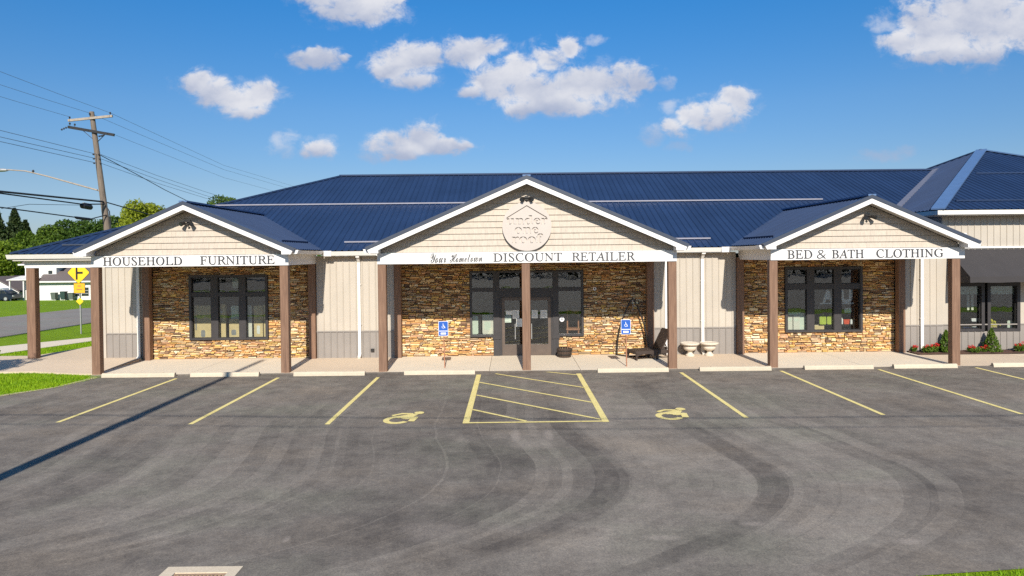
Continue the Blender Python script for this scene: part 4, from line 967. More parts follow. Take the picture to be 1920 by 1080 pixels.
# wheel stops along the kerb
STOPS = [(-12.45, -10.24, 20.66, 'wheel stop at the foot of the leftmost gable post'), (-9.74, -7.67, 20.62, 'wheel stop under the FURNITURE lettering'), (-6.6, -4.45, 20.57, 'wheel stop in front of the siding between left and middle gables'),
         (-3.26, -1.12, 20.57, 'wheel stop in front of the left accessible parking sign'), (2.60, 4.75, 20.62, 'wheel stop in front of the lounger and right accessible sign'), (5.71, 7.89, 20.68, 'wheel stop in front of the two pedestal planters'),
         (8.93, 11.03, 20.74, 'wheel stop below the window holding the USA letters'), (11.68, 13.62, 20.78, 'wheel stop against the rightmost gable post'), (14.75, 16.85, 20.82, 'wheel stop in front of the flower bed at far right')]
for i, (x0, x1, y, lab) in enumerate(STOPS):
    mb = MB(); prof = [(0, 0), (0.15, 0), (0.135, 0.075), (0.115, 0.115), (0.075, 0.128), (0.035, 0.115), (0.015, 0.075)]
    n = 9; vs = []
    for k in range(n + 1):
        x = x0 + (x1 - x0) * k / n
        vs += [(x, y + a + random.uniform(-.003, .003), 0.002 + b + (random.uniform(-.004, .004) if b else 0)) for a, b in prof]
    m_ = len(prof); fs = [(k * m_ + j, k * m_ + (j + 1) % m_, (k + 1) * m_ + (j + 1) % m_, (k + 1) * m_ + j) for k in range(n) for j in range(m_)]
    fs += [tuple(range(m_))[::-1], tuple(n * m_ + j for j in range(m_))]
    root = mb.add(vs, fs).build('wheel_stop', M['stopconcrete'], base=(x0, y, 0), label='concrete ' + lab, category='wheel stop', group='wheel stops along the front kerb')
    pin = MB()
    for px in (x0 + 0.35, x1 - 0.35): pin.lathe([(0.012, 0.128), (0.012, 0.136), (0.004, 0.139)], (px, y + 0.075, 0), 8)
    pin.build('anchor_pin', M['iron'], root)

# chaise lounge (woven), foot end towards the left
def lounger():
    root = empty('sun_lounger', (4.6, 23.0, 0.03), 'dark brown woven sun lounger with raised back beside the porch post', 'sun lounger')
    ang = R(16); ca, sa = math.cos(ang), math.sin(ang); O = Vector((4.05, 23.0, 0.03))
    def Tm(u, v, z): return O + Vector((u * ca - v * sa, u * sa + v * ca, z))
    def slab(u0, u1, v0, v1, z0, z1, zz0=None, zz1=None):
        zz0 = z0 if zz0 is None else zz0; zz1 = z1 if zz1 is None else zz1
        return [Tm(u0, v0, z0), Tm(u1, v0, zz0), Tm(u1, v1, zz0), Tm(u0, v1, z0), Tm(u0, v0, z1), Tm(u1, v0, zz1), Tm(u1, v1, zz1), Tm(u0, v1, z1)]
    BF = [(0, 3, 2, 1), (4, 5, 6, 7), (0, 1, 5, 4), (1, 2, 6, 5), (2, 3, 7, 6), (3, 0, 4, 7)]
    MB().add(slab(0, 1.15, -0.33, 0.33, 0.24, 0.30), BF).build('seat', M['wicker'], root)
    for v0, v1 in ((-0.345, -0.31), (0.31, 0.345)): MB().add(slab(-0.01, 1.5, v0, v1, 0.20, 0.31), BF).build('side_rail', M['wicker'], root)
    MB().add(slab(-0.02, 0.02, -0.31, 0.31, 0.20, 0.31), BF).build('end_rail', M['wicker'], root)
    # curved aprons and legs
    mb = MB()
    for v in (-0.335, 0.335):
        pts = [Tm(0.0 + 0.72 * k / 8, v, 0.20 - 0.10 * abs(k / 4 - 1) ** 2.5) for k in range(9)]
        top = [Tm(0.72 * k / 8, v, 0.205) for k in range(9)]
        mb.add(pts + top, [(k, k + 1, k + 10, k + 9) for k in range(8)])
    mb.build('apron', M['wicker'], root)
    for u in (0.02, 0.78, 1.45):
        for v in (-0.32, 0.32): MB().add(slab(u - 0.025, u + 0.025, v - 0.025, v + 0.025, 0.0, 0.24), BF).build('leg', M['wicker'], root)
    b0, b1 = Vector((0.95, 0, 0.30)), Vector((1.32, 0, 0.98))
    d = (b1 - b0); nrm = Vector((-d.z, 0, d.x)).normalized() * 0.02
    pts = []
    for s in (-0.31, 0.31):
        for p in (b0 - nrm, b1 - nrm, b1 + nrm, b0 + nrm): pts.append(Tm(p.x, s, p.z))
    MB().add(pts, [(0, 1, 2, 3), (7, 6, 5, 4), (0, 4, 5, 1), (1, 5, 6, 2), (2, 6, 7, 3), (3, 7, 4, 0)]).build('backrest', M['wicker'], root)
    mb = MB()
    for k in range(1, 14):
        p = b0 + d * (k / 14) + nrm * 1.15
        mb.bar(Tm(p.x, -0.30, p.z), Tm(p.x, 0.30, p.z), 0.012, 0.006)
    mb.build('weave_band', M['wicker'], root)
    for s in (-0.25, 0.25): MB().bar(Tm(1.22, s, 0.80), Tm(1.47, s, 0.26), 0.025, 0.025).build('prop', M['wicker'], root)
lounger()

# hanging-chair stand: two bowed legs meeting at a hook
def chair_stand():
    root = empty('chair_stand', (4.25, 23.85, 0.03), 'black bowed metal stand of a hanging chair leaning by the stone wall', 'stand')
    def bow(x0, x1, xm, y0): return [(x0 + (xm - x0) * (1 - (1 - t) ** 2.3) * 0 + (x1 - x0) * (t ** 2.2), y0 + (23.95 - y0) * t, 0.05 + 1.93 * t) for t in [k / 14 for k in range(15)]]
    MB().tube(bow(3.70, 4.22, 3.7, 23.95), 0.026, 8).build('leg', M['black'], root)
    MB().tube(bow(4.76, 4.30, 4.76, 23.72), 0.026, 8).build('leg', M['black'], root)
    MB().tube([(4.20, 23.94, 1.97), (4.26, 23.93, 2.03), (4.32, 23.94, 1.97)], 0.022, 8).build('crown_joint', M['black'], root)
    MB().tube([(4.26, 23.9, 1.98), (4.26, 23.88, 1.80), (4.26, 23.88, 1.62)], 0.009, 6).build('chain', M['steel'], root)
    MB().tube([(3.66, 23.97, 0.055), (4.0, 23.55, 0.055), (4.5, 23.45, 0.055), (4.80, 23.72, 0.055)], 0.024, 8).build('floor_bar', M['black'], root)
chair_stand()

def pedestal_planter(x, y, label):
    root = empty('pedestal_planter', (x, y, 0.03), label, 'planter', 'pale stone pedestal planters')
    MB().lathe([(0.15, 0.0), (0.15, 0.05), (0.10, 0.075), (0.075, 0.12), (0.075, 0.15), (0.10, 0.175)], (x, y, 0.03), 24).build('pedestal', M['caststone'], root, smooth=False)
    MB().lathe([(0.10, 0.175), (0.17, 0.20), (0.215, 0.26), (0.225, 0.32), (0.205, 0.36), (0.20, 0.375)], (x, y, 0.03), 24).build('bowl', M['caststone'], root, smooth=True)
    MB().lathe([(0.20, 0.375), (0.30, 0.39), (0.325, 0.42), (0.322, 0.455), (0.30, 0.462), (0.27, 0.445), (0.01, 0.43)], (x, y, 0.03), 28).build('rim', M['caststone'], root)
pedestal_planter(6.18, 23.62, 'pale cast stone pedestal planter beside the porch post, left of its twin')
pedestal_planter(6.86, 23.66, 'pale cast stone pedestal planter under the white downspout, right of its twin')

def barrel():
    x, y = 1.83, 23.66
    root = empty('barrel_planter', (x, y, 0.03), 'dark half barrel planter with two hoops right of the entrance doors', 'planter')
    n = 18; prof = [(0.215, 0), (0.245, 0.12), (0.262, 0.22), (0.265, 0.31)]
    for k in range(n):
        a0, a1 = 2 * math.pi * (k + .04) / n, 2 * math.pi * (k + .96) / n; vs = []
        for r, z in prof: vs += [(x + r * math.cos(a0), y + r * math.sin(a0), 0.03 + z), (x + r * math.cos(a1), y + r * math.sin(a1), 0.03 + z)]
        vs += [(x + (prof[-1][0] - .03) * math.cos(a0), y + (prof[-1][0] - .03) * math.sin(a0), .34), (x + (prof[-1][0] - .03) * math.cos(a1), y + (prof[-1][0] - .03) * math.sin(a1), .34)]
        MB().add(vs, [(2 * i, 2 * i + 1, 2 * i + 3, 2 * i + 2) for i in range(4)]).build('stave', M['barrel'], root)
    for z, r in ((0.10, 0.247), (0.24, 0.270)): MB().lathe([(r, z - .018), (r + .006, z - .016), (r + .008, z + .016), (r + .002, z + .018)], (x, y, 0.03), 30).build('hoop', M['iron'] if False else M['black'], root)
    MB().lathe([(0.01, 0.24), (0.2, 0.255), (0.235, 0.25)], (x, y, 0.03), 20).build('soil', M['mulch'], root)
barrel()

# notices taped to the glass, round sticker, small wall device, camera
def notice(x0, x1, z0, z1, y, label, lines=5, mat='paper'):
    root = MB().box(x0, x1, y - 0.003, y, z0, z1).build('paper_notice', M[mat], base=((x0 + x1) / 2, y, z0), label=label, category='notice', group='notices on the entrance glass')
    mb = MB(); h = z1 - z0
    for k in range(lines):
        zz = z1 - h * (0.16 + 0.72 * k / max(lines - 1, 1)); w = (x1 - x0) * random.uniform(0.55, 0.8)
        mb.box(x0 + (x1 - x0) * .12, x0 + (x1 - x0) * .12 + w, y - 0.0045, y - 0.0032, zz - h * .02, zz + h * .02)
    mb.build('print', M['print'], root)
notice(-0.20, 0.03, 1.47, 1.62, 24.158, 'wide paper strip taped high on the left door', 2)
notice(0.04, 0.27, 1.35, 1.64, 24.150, 'white sheet taped high on the left door beside the paper strip', 6)
notice(0.17, 0.38, 1.05, 1.34, 24.130, 'white sheet at handle height on the inner edge of the left door', 5)
notice(0.72, 0.93, 1.35, 1.63, 24.158, 'white sheet on the right door nearest its handle', 6)
notice(1.03, 1.27, 1.35, 1.63, 24.158, 'white sheet on the right door nearest its hinges', 6)
notice(-0.30, -0.01, 1.20, 1.45, 24.168, 'pale green sheet low behind the left door glass', 3, 'mint')
st = MB().tube([(1.79, 24.170, 1.295), (1.79, 24.166, 1.295)], 0.085, 20).build('round_sticker', M['signwhite'], base=(1.79, 24.17, 1.295), label='round white sticker on the glass right of the doors', category='sticker')
MB().tube([(1.79, 24.1655, 1.295), (1.79, 24.1645, 1.295)], 0.035, 14).build('emblem', M['print'], st)
db = empty('wall_sensor', (2.95, 24.12, 2.37), 'small round white fixture on the stone right of the entrance', 'wall fixture')
MB().tube([(2.95, 24.14, 2.37), (2.95, 24.08, 2.37)], 0.06, 14).build('housing', M['signwhite'], db); MB().tube([(2.95, 24.081, 2.37), (2.95, 24.06, 2.37)], 0.03, 10).build('dome', M['black'], db)
cm = empty('security_camera', (16.0, 24.06, 4.13), 'white security camera on the beige end block above the right gable roof', 'camera')
MB().box(15.94, 16.06, 24.02, 24.075, 4.08, 4.20).build('mount', M['white'], cm); MB().tube([(16.0, 24.02, 4.14), (16.0, 23.90, 4.11)], 0.035, 10).build('body', M['signwhite'], cm); MB().tube([(16.0, 23.899, 4.11), (16.0, 23.89, 4.108)], 0.026, 10).build('lens', M['black'], cm)

# ------------------------------------------------------------------ goods seen through the glass
def goods(name, label, cat, boxes, group=None):
    x = sum((b[0] + b[1]) / 2 for b in boxes) / len(boxes); y = boxes[0][2]; z = min(b[4] for b in boxes)
    root = empty(name, (x, y, z), label, cat, group)
    for i, b in enumerate(boxes):
        nm, mt = b[6], b[7]; mb = MB(); x0, x1, y0, y1, z0, z1 = b[:6]; sh = 0.13 if boxes[0][2] >= 24.36 and x0 < 13 else 0.0; y0 -= sh; y1 -= sh; k_ = 0.987 if sh else 1.0; x0 *= k_; x1 *= k_; z0 = 3.6 - (3.6 - z0) * k_; z1 = 3.6 - (3.6 - z1) * k_; c = min(0.03, (x1 - x0) * .2, (z1 - z0) * .2)
        mb.prism([(x0 + c, y0, z0), (x1 - c, y0, z0), (x1, y0, z0 + c), (x1, y0, z1 - c), (x1 - c, y0, z1), (x0 + c, y0, z1), (x0, y0, z1 - c), (x0, y0, z0 + c)], (0, y1 - y0, 0)); mb.build(nm, M[mt], root)
    return root
GB = 'flat packed furniture behind the left window'
goods('furniture_carton', 'wide kraft carton filling the left pane of the left window', 'carton', [(-11.45, -10.83, 24.420, 24.540, 0.63, 1.88, 'carton_body', 'cardboard'), (-11.40, -11.35, 24.416, 24.420, 1.0, 1.5, 'printed_strip', 'print'), (-11.2, -11.05, 24.416, 24.420, 0.75, 1.0, 'label', 'print')], GB)
goods('furniture_carton', 'narrow tall kraft carton at the left of the middle pane', 'carton', [(-10.58, -10.31, 24.432, 24.540, 0.63, 1.92, 'carton_body', 'cardboard'), (-10.5, -10.42, 24.428, 24.432, 1.6, 1.72, 'label', 'paper')], GB)
goods('furniture_carton', 'shorter kraft carton at the right of the middle pane', 'carton', [(-10.2, -9.7, 24.456, 24.600, 0.63, 1.38, 'carton_body', 'cardboard'), (-10.12, -9.95, 24.452, 24.456, 0.8, 1.0, 'label', 'print')], GB)
goods('mattress_pack', 'pale green wrapped pad above the short carton', 'pad', [(-10.2, -9.75, 24.630, 25.1, 0.63, 1.85, 'cover', 'mint')], None)
goods('white_board', 'tall white leaning board in the right pane of the left window', 'board', [(-9.58, -9.36, 24.420, 24.456, 0.63, 1.88, 'face', 'towel')], None)
goods('furniture_carton', 'brown carton with a white label in the right pane', 'carton', [(-9.30, -8.98, 24.444, 24.600, 0.63, 1.86, 'carton_body', 'cardboard'), (-9.2, -9.08, 24.440, 24.444, 0.84, 1.14, 'label', 'paper')], GB)
goods('furniture_carton', 'brown carton against the right edge of the left window', 'carton', [(-8.95, -8.6, 24.456, 24.600, 0.63, 1.9, 'carton_body', 'cardboard')], GB)
goods('window_blind', 'pale board high in the middle upper pane of the left window', 'board', [(-10.12, -9.86, 24.600, 24.630, 2.5, 2.95, 'face', 'mint')], None)
# left sidelight: bagged pillows; a chair on the right
goods('bedding_bag', 'big pale bag of bedding in the left sidelight', 'bag', [(-1.05, -0.62, 24.420, 24.600, 0.75, 1.45, 'bag_body', 'towel'), (-0.98, -0.75, 24.416, 24.420, 0.9, 1.2, 'label', 'mint')], 'bedding in the left sidelight')
goods('bedding_bag', 'slim pale bag of bedding at the outer edge of the left sidelight', 'bag', [(-1.42, -1.2, 24.420, 24.570, 0.75, 1.4, 'bag_body', 'mint'), (-1.18, -1.10, 24.432, 24.540, 0.75, 1.3, 'stripe', 'black')], 'bedding in the left sidelight')
goods('wooden_chair', 'orange brown wooden chair behind the right sidelight', 'chair', [(2.0, 2.05, 24.480, 24.510, 0.3, 1.6, 'leg', 'rust'), (2.4, 2.45, 24.480, 24.510, 0.3, 1.6, 'leg', 'rust'), (2.05, 2.4, 24.483, 24.507, 1.45, 1.58, 'back_rail', 'rust'), (1.98, 2.47, 24.456, 25.1, 0.85, 0.91, 'seat', 'rust')])
# right window: USA letters seen from behind, bags and toys
usa = empty('letter_sign', (11.8, 24.420, 1.74), 'big white USA letters seen from behind in the right window', 'letters')
for ch, x0, x1 in (('A', 11.08, 11.48), ('S', 11.44, 11.72), ('U', 11.73, 12.16)):
    lettering(ch, x0, x1, 1.77, 2.25, 24.285 if ch != 'S' else 24.31, 0.04, M['signwhite'], usa, mirror=True, name='letter', fat=0.045)
MB().box(11.0, 12.2, 24.27, 24.38, 1.73, 1.769).build('base', M['signwhite'], usa)
goods('display_shelf', 'dark shelf carrying the USA letters and small goods', 'shelf', [(11.1, 12.4, 24.432, 24.630, 1.665, 1.695, 'shelf_board', 'black'), (11.1, 12.4, 24.432, 24.630, 0.92, 0.96, 'shelf_board', 'black'), (11.1, 11.14, 24.438, 24.630, 0.69, 1.66, 'upright', 'black'), (12.36, 12.4, 24.438, 24.630, 0.69, 1.66, 'upright', 'black')])
goods('pillow_pack', 'white packed pillow at the far left of the right window', 'pillow', [(9.90, 10.14, 24.390, 24.540, 0.70, 1.28, 'pillow_body', 'towel'), (9.94, 10.1, 24.386, 24.390, 1.1, 1.2, 'label', 'mint')], 'packed pillows in the right window')
goods('pillow_pack', 'white packed pillow second from the left in the right window', 'pillow', [(10.17, 10.40, 24.390, 24.540, 0.70, 1.30, 'pillow_body', 'towel'), (10.2, 10.36, 24.386, 24.390, 1.1, 1.2, 'label', 'mint')], 'packed pillows in the right window')
goods('folded_throw', 'pale mint throw lying over the two packed pillows', 'throw', [(9.88, 10.45, 24.396, 24.540, 1.31, 1.42, 'fold', 'mint'), (10.4, 10.62, 24.420, 24.540, 0.7, 1.38, 'drop', 'mint')])
goods('gift_bag', 'lime green bag left of its twin in the right window', 'bag', [(11.12, 11.36, 24.396, 24.480, 0.97, 1.27, 'bag_body', 'lime'), (11.2, 11.28, 24.390, 24.396, 1.27, 1.34, 'handle', 'lime')], 'lime bags in the right window')
goods('gift_bag', 'lime green bag right of its twin in the right window', 'bag', [(11.39, 11.63, 24.396, 24.480, 0.97, 1.27, 'bag_body', 'lime'), (11.47, 11.55, 24.390, 24.396, 1.27, 1.34, 'handle', 'lime')], 'lime bags in the right window')
goods('wicker_box', 'low cream box at the bottom of the middle pane of the right window', 'box', [(10.76, 11.3, 24.45, 24.432, 0.69, 0.94, 'box_body', 'cardboard'), (10.75, 11.31, 24.44, 24.438, 0.90, 0.95, 'lid', 'towel')])
goods('toy_pot', 'red orange pot on the shelf in the right window', 'pot', [(12.02, 12.22, 24.444, 24.540, 0.965, 1.12, 'pot_body', 'redtoy'), (12.0, 12.24, 24.438, 24.546, 1.10, 1.135, 'rim', 'redtoy')])
goods('white_jar', 'white jar standing left of the red pot', 'jar', [(11.88, 11.99, 24.444, 24.516, 0.965, 1.17, 'jar_body', 'signwhite'), (11.9, 11.97, 24.450, 24.510, 1.17, 1.20, 'lid', 'mint')])
goods('white_jar', 'small white jar standing right of the red pot', 'jar', [(12.26, 12.33, 24.444, 24.504, 0.965, 1.12, 'jar_body', 'signwhite'), (12.27, 12.32, 24.450, 24.498, 1.12, 1.14, 'lid', 'mint')])
goods('ornament', 'white ornament group under the U of the USA letters', 'ornament', [(11.75, 11.86, 24.456, 24.540, 1.35, 1.52, 'left_piece', 'signwhite'), (12.05, 12.3, 24.456, 24.540, 1.38, 1.55, 'right_piece', 'signwhite')])
# end block windows: valances, flowers, boards
goods('curtain_valance', 'pale gathered valance across the window nearest the rightmost gable post', 'curtain', [(15.62 + k * 0.17, 15.785 + k * 0.17, 24.22 + (k % 2) * .012, 24.235 + (k % 2) * .012, 2.02, 2.36, 'fold', 'mint') for k in range(6)], 'valances in the end block')
goods('curtain_valance', 'pale gathered valance across the window farthest right', 'curtain', [(16.93 + k * 0.16, 17.085 + k * 0.16, 24.22 + (k % 2) * .012, 24.235 + (k % 2) * .012, 2.02, 2.36, 'fold', 'mint') for k in range(6)], 'valances in the end block')
fl = empty('silk_flowers', (17.25, 24.4, 0.75), 'yellow silk flowers on the sill of the window farthest right', 'flowers')
mb = MB()
for k in range(46): mb.ball((17.22 + random.gauss(0, .12), 24.4 + random.uniform(-.08, .08), 0.95 + random.gauss(0, .07)), 0.035, 5, 3)
mb.build('blossom', M['flowery'], fl); MB().box(17.1, 17.35, 24.33, 24.47, 0.75, 0.86).build('basket', M['cardboard'], fl)
goods('greeting_board', 'pale mint board standing at the right of the farthest window', 'board', [(17.74, 17.94, 24.36, 24.39, 0.78, 1.06, 'face', 'mint')])
goods('display_shelf', 'white window ledge with small goods in the end block', 'shelf', [(15.7, 18.0, 24.25, 24.420, 0.72, 0.755, 'ledge', 'black'), (16.45, 16.75, 24.3, 24.360, 0.756, 0.87, 'folded_cloth', 'signwhite'), (16.15, 16.4, 24.3, 24.360, 0.756, 0.84, 'folded_cloth', 'blue')])
goods('white_lantern', 'white ornament hanging in the window nearest the post', 'ornament', [(16.3, 16.38, 24.360, 24.420, 1.45, 2.0, 'left_strip', 'towel'), (16.45, 16.53, 24.360, 24.420, 1.45, 2.0, 'right_strip', 'towel'), (16.42, 16.62, 24.30, 24.36, 1.05, 1.16, 'bowl', 'signwhite')])

# ------------------------------------------------------------------ planting
def leafmesh(pts, size, mat, name, parent, droop=0.0, elong=1.0):
    """many small leaf faces at the given points"""
    P = np.asarray(pts, float); n = len(P); sz = np.broadcast_to(np.asarray(size, float), (n,))
    a = rng.normal(size=(n, 3)); a /= np.linalg.norm(a, axis=1)[:, None]
    if droop: a[:, 2] -= droop; a /= np.linalg.norm(a, axis=1)[:, None]
    b = rng.normal(size=(n, 3)); b -= a * (a * b).sum(1)[:, None]; b /= np.linalg.norm(b, axis=1)[:, None]
    a = a * (sz * elong * rng.uniform(.7, 1.3, n))[:, None]; b = b * (sz * rng.uniform(.5, .9, n))[:, None]
    V = np.stack([P - a * .5, P + b * .5 - a * .05, P + a * .5, P - b * .5 - a * .05], 1).reshape(-1, 3)
    off = np.array(BASE[parent.name]); V -= off
    me = bpy.data.meshes.new(name); me.vertices.add(4 * n); me.vertices.foreach_set('co', V.ravel())
    me.loops.add(4 * n); me.loops.foreach_set('vertex_index', np.arange(4 * n, dtype=np.int32))
    me.polygons.add(n); me.polygons.foreach_set('loop_start', np.arange(0, 4 * n, 4, dtype=np.int32)); me.polygons.foreach_set('loop_total', np.full(n, 4, dtype=np.int32))
    me.update(); me.validate(); me.materials.append(mat)
    o = bpy.data.objects.new(name, me); COL.objects.link(o); o.parent = parent; BASE[o.name] = BASE[parent.name]; return o
def ellip(c, r, n, shell=0.55):
    d = rng.normal(size=(n, 3)); d /= np.linalg.norm(d, axis=1)[:, None]
    t = shell + (1 - shell) * rng.random(n) ** 0.6
    return np.array(c) + d * np.array(r) * t[:, None]
def evergreen(x, y, h, r, label):
    root = empty('evergreen_shrub', (x, y, 0.06), label, 'shrub', 'small evergreens in the flower bed')
    MB().tube([(x, y, 0.03), (x, y, h * .8)], [0.02, 0.006], 6).build('stem', M['bark'], root)
    n = 1500; t = rng.random(n) ** 1.4; ang = rng.random(n) * 2 * math.pi
    lob = 1 + 0.25 * np.sin(ang * 5 + t * 9) + 0.15 * np.sin(ang * 3 - t * 17)
    rr = r * (1 - t) ** 0.85 * lob * (0.5 + 0.5 * rng.random(n) ** .5) + 0.01
    leafmesh(np.stack([x + rr * np.cos(ang), y + rr * np.sin(ang), 0.08 + t * h], 1), 0.05, M['shrub'], 'foliage', root, -0.9, 1.6)
evergreen(15.13, 23.72, 0.74, 0.24, 'small cone shaped evergreen in the mulch left of the rightmost gable post')
evergreen(16.72, 23.72, 0.78, 0.27, 'small cone shaped evergreen in the mulch below the gap between two windows')
def geranium(x, y, r, h, label):
    root = empty('red_geranium', (x, y, 0.06), label, 'flowers', 'red geraniums in the flower bed')
    leafmesh(ellip((x, y, 0.06 + h * .42), (r, r * .8, h * .5), 420, .3), 0.06, M['shrub'], 'foliage', root)
    for k in range(random.randint(4, 6)):
        a = random.uniform(0, 6.3); q = r * random.uniform(.3, 1.0); c = (x + q * math.cos(a), y - abs(q * math.sin(a)) * .8, 0.06 + h * random.uniform(.65, 1.05))
        leafmesh(ellip(c, (.055, .055, .045), 40, .4), 0.03, M['red'], 'blossom', root)
geranium(14.42, 23.62, .20, .26, 'red geranium at the foot of the white downspout')
geranium(14.78, 23.80, .13, .28, 'red geranium close beside the left small evergreen')
geranium(14.12, 23.9, .10, .20, 'red geranium at the corner of the stone front, small and low')
geranium(16.02, 23.60, .24, .22, 'red geranium just right of the rightmost gable post')
geranium(16.42, 23.66, .12, .20, 'red geranium touching the right small evergreen')
geranium(17.68, 23.66, .22, .30, 'red geranium at the far right end of the visible bed')

# ------------------------------------------------------------------ storm drain
dr = empty('storm_drain', (-3.58, 7.5, 0), 'storm drain grate in a cream concrete collar at the bottom of the lot', 'drain')
mb = MB(); X0, X1, Y0, Y1 = -4.02, -3.15, 7.10, 7.90; a0, a1, b0, b1 = -3.87, -3.27, 7.22, 7.75
for q in ((X0, X1, Y0, b0), (X0, X1, b1, Y1), (X0, a0, b0, b1), (a1, X1, b0, b1)): mb.box(*q, -0.2, 0.012)
mb.build('collar', M['draincollar'], dr)
MB().box(a0, a1, b0, b1, -0.25, -0.12).build('pit', M['hole'], dr)
n = 14
for k in range(n):
    x = a0 + 0.02 + (a1 - a0 - 0.04) * k / (n - 1); MB().box(x - .009, x + .009, b0, b1 - .03, -0.035, -0.004).build('grate_bar', M['iron'], dr)
MB().box(a0, a1, b1 - .03, b1, -0.04, 0.0).build('grate_rim', M['iron'], dr); MB().box(a0, a1, (b0 + b1) / 2 - .012, (b0 + b1) / 2 + .012, -0.05, -0.036).build('grate_rim', M['iron'], dr)

# ================================================================== POLES, WIRES, STREET SIGN
pole = empty('utility_pole', (-22.4, 39, 0), 'leaning weathered wooden utility pole with two crossarms beyond the left end of the shop', 'utility pole')
def pp(t): return Vector((-22.4 - 1.36 * t, 39, 11.98 * t))
MB().tube([pp(0), pp(.25), pp(.5), pp(.75), pp(1.0)], [0.21, 0.19, 0.17, 0.15, 0.125], 12).build('trunk', M['polewood'], pole)
A0, A1 = Vector((-25.0, 38.85, 11.47)), Vector((-22.5, 38.85, 11.70)); B0, B1 = Vector((-25.0, 38.82, 11.10)), Vector((-22.40, 38.82, 10.62))
MB().bar(A0, A1, 0.10, 0.13).build('crossarm', M['armwood'], pole, label='pale grey upper crossarm')
MB().bar(B0, B1, 0.11, 0.15).build('crossarm', M['black'], pole, label='dark lower crossarm')
def insulator(p, r=0.055, h=0.17):
    MB().lathe([(0.012, 0), (0.02, h * .35), (r, h * .45), (r * .7, h * .62), (r * .95, h * .75), (r * .5, h)], p, 8).build('insulator', M['wire'], pole)
for p in (A0 + Vector((.08, 0, .06)), A1 + Vector((-.12, 0, .06)), Vector((-23.78, 38.85, 11.72)), B0 + Vector((.1, 0, .08)), B0 + Vector((.38, 0, .02))): insulator(p)
for k in range(3): MB().ball((-25.12 - k * 0.12, 38.82, 11.06 - 0.05 * k), (.05, .05, .06), 7, 4).build('insulator', M['wire'], pole)
for k in range(3): MB().ball((-23.02 + k * -.11, 38.82, 10.60 - .02 * k), (.06, .06, .05), 7, 4).build('insulator', M['wire'], pole)
MB().bar((-24.2, 38.83, 10.92), pp(.86), 0.03, 0.03).build('brace', M['wire'], pole); MB().bar((-22.9, 38.83, 10.68), pp(.85), 0.03, 0.03).build('brace', M['wire'], pole)
for z, dx in ((9.55, .16), (9.30, .17), (9.05, .18)):
    c = pp(z / 11.98)
    for s in (-1, 1): MB().ball((c.x + s * dx, 38.9, z), (.06, .05, .05), 7, 4).build('insulator', M['wire'], pole)
MB().tube([pp(7.45 / 11.98), (-24.4, 39, 7.78), (-26.4, 39, 8.36), (-27.6, 39, 8.66), (-28.6, 39, 8.74)], [0.045, .045, .04, .035, .035], 8).build('lamp_arm', M['armwood'], pole)
mb = MB(); mb.ball((-29.0, 39, 8.72), (.5, .16, .10), 10, 6); mb.build('lamp_head', M['steel'], pole)
MB().ball((-27.15, 39, 8.64), (.07, .06, .09), 7, 5).build('photocell', M['wire'], pole)
MB().tube([(-22.95, 38.78, 6.7), (-22.72, 38.76, 6.3), (-22.66, 38.76, 5.6), (-22.6, 38.77, 4.6)], 0.035, 6).build('riser_cable', M['wire'], pole)
def wire(pts, r, mat, label, group='overhead lines on the leaning pole', name='overhead_wire'):
    P = [Vector(p) for p in pts]
    MB().tube(P, r, 5).build(name, M[mat], base=tuple(P[0]), label=label, category='wire', group=group)
X = -23.2
def sag(a, b, s, n=8):
    a, b = Vector(a), Vector(b); return [a.lerp(b, t) - Vector((0, 0, 4 * s * t * (1 - t))) for t in [k / n for k in range(n + 1)]]
wire(sag((X, 4, 13.6), (-22.62, 38.85, 11.88), 0.35) , .010, 'thinwire', 'highest thin line arriving at the right end of the upper crossarm')
wire(sag((X, 4, 12.2), (-23.78, 38.85, 11.88), 0.30), .010, 'thinwire', 'thin line arriving at the pole top between two others')
wire(sag((X, 4, 11.6), (-24.92, 38.85, 11.68), 0.28), .010, 'thinwire', 'thin line arriving at the left end of the upper crossarm')
wire([(-22.62, 38.85, 11.88), (X, 55.5, 11.1), (X, 75, 11.2), (X, 95, 12)], .010, 'thinwire', 'highest thin line leaving the pole over the shop roof')
wire([(-23.78, 38.85, 11.88), (X, 42, 11.45), (X, 55.5, 10.75), (X, 75, 10.8), (X, 95, 11.6)], .010, 'thinwire', 'middle thin line leaving the pole top over the shop roof')
wire([(-22.4, 38.82, 10.65), (X, 42, 10.8), (X, 55.5, 10.1), (X, 75, 10.1), (X, 95, 11)], .009, 'thinwire', 'lowest thin line leaving the lower crossarm over the shop roof')
for z0, zl, zr, lab in ((9.55, 9.51, 8.64, 'upper'), (9.30, 9.21, 8.36, 'middle'), (9.05, 9.0, 8.16, 'lower')):
    wire([(X, 4, zl + .9), (X, 18, zl + .1), (X, 31.3, zl), (-23.45, 38.9, z0)], .014, 'thinwire', lab + ' cable of the three running left from the pole at mid height')
    wire([(-23.25, 38.9, z0), (X, 45, z0 - .5), (X, 52, zr), (X, 65, zr - .6), (X, 95, zr + 1)], .013, 'thinwire', lab + ' cable of the three running right from the pole at mid height')
wire([(-23.25, 38.9, 9.5), (X, 42.5, 8.85), (X, 46, 8.2), (X, 50.2, 7.55), (X, 60, 6.6)], .022, 'wire', 'steeper dark drop cable running down right from the pole')
wire([(X, 4, 6.9), (X, 20, 6.65), (X, 31.1, 6.72), (-23.1, 38.85, 6.85)], .05, 'wire', 'thick black cable running left from the pole above the treetops')
wire([(X, 4, 6.75), (X, 20, 6.55), (X, 31.2, 6.64), (X, 37.1, 6.58), (-23.0, 38.85, 6.72)], .035, 'wire', 'second black cable just below the thick one, carrying a splice case')
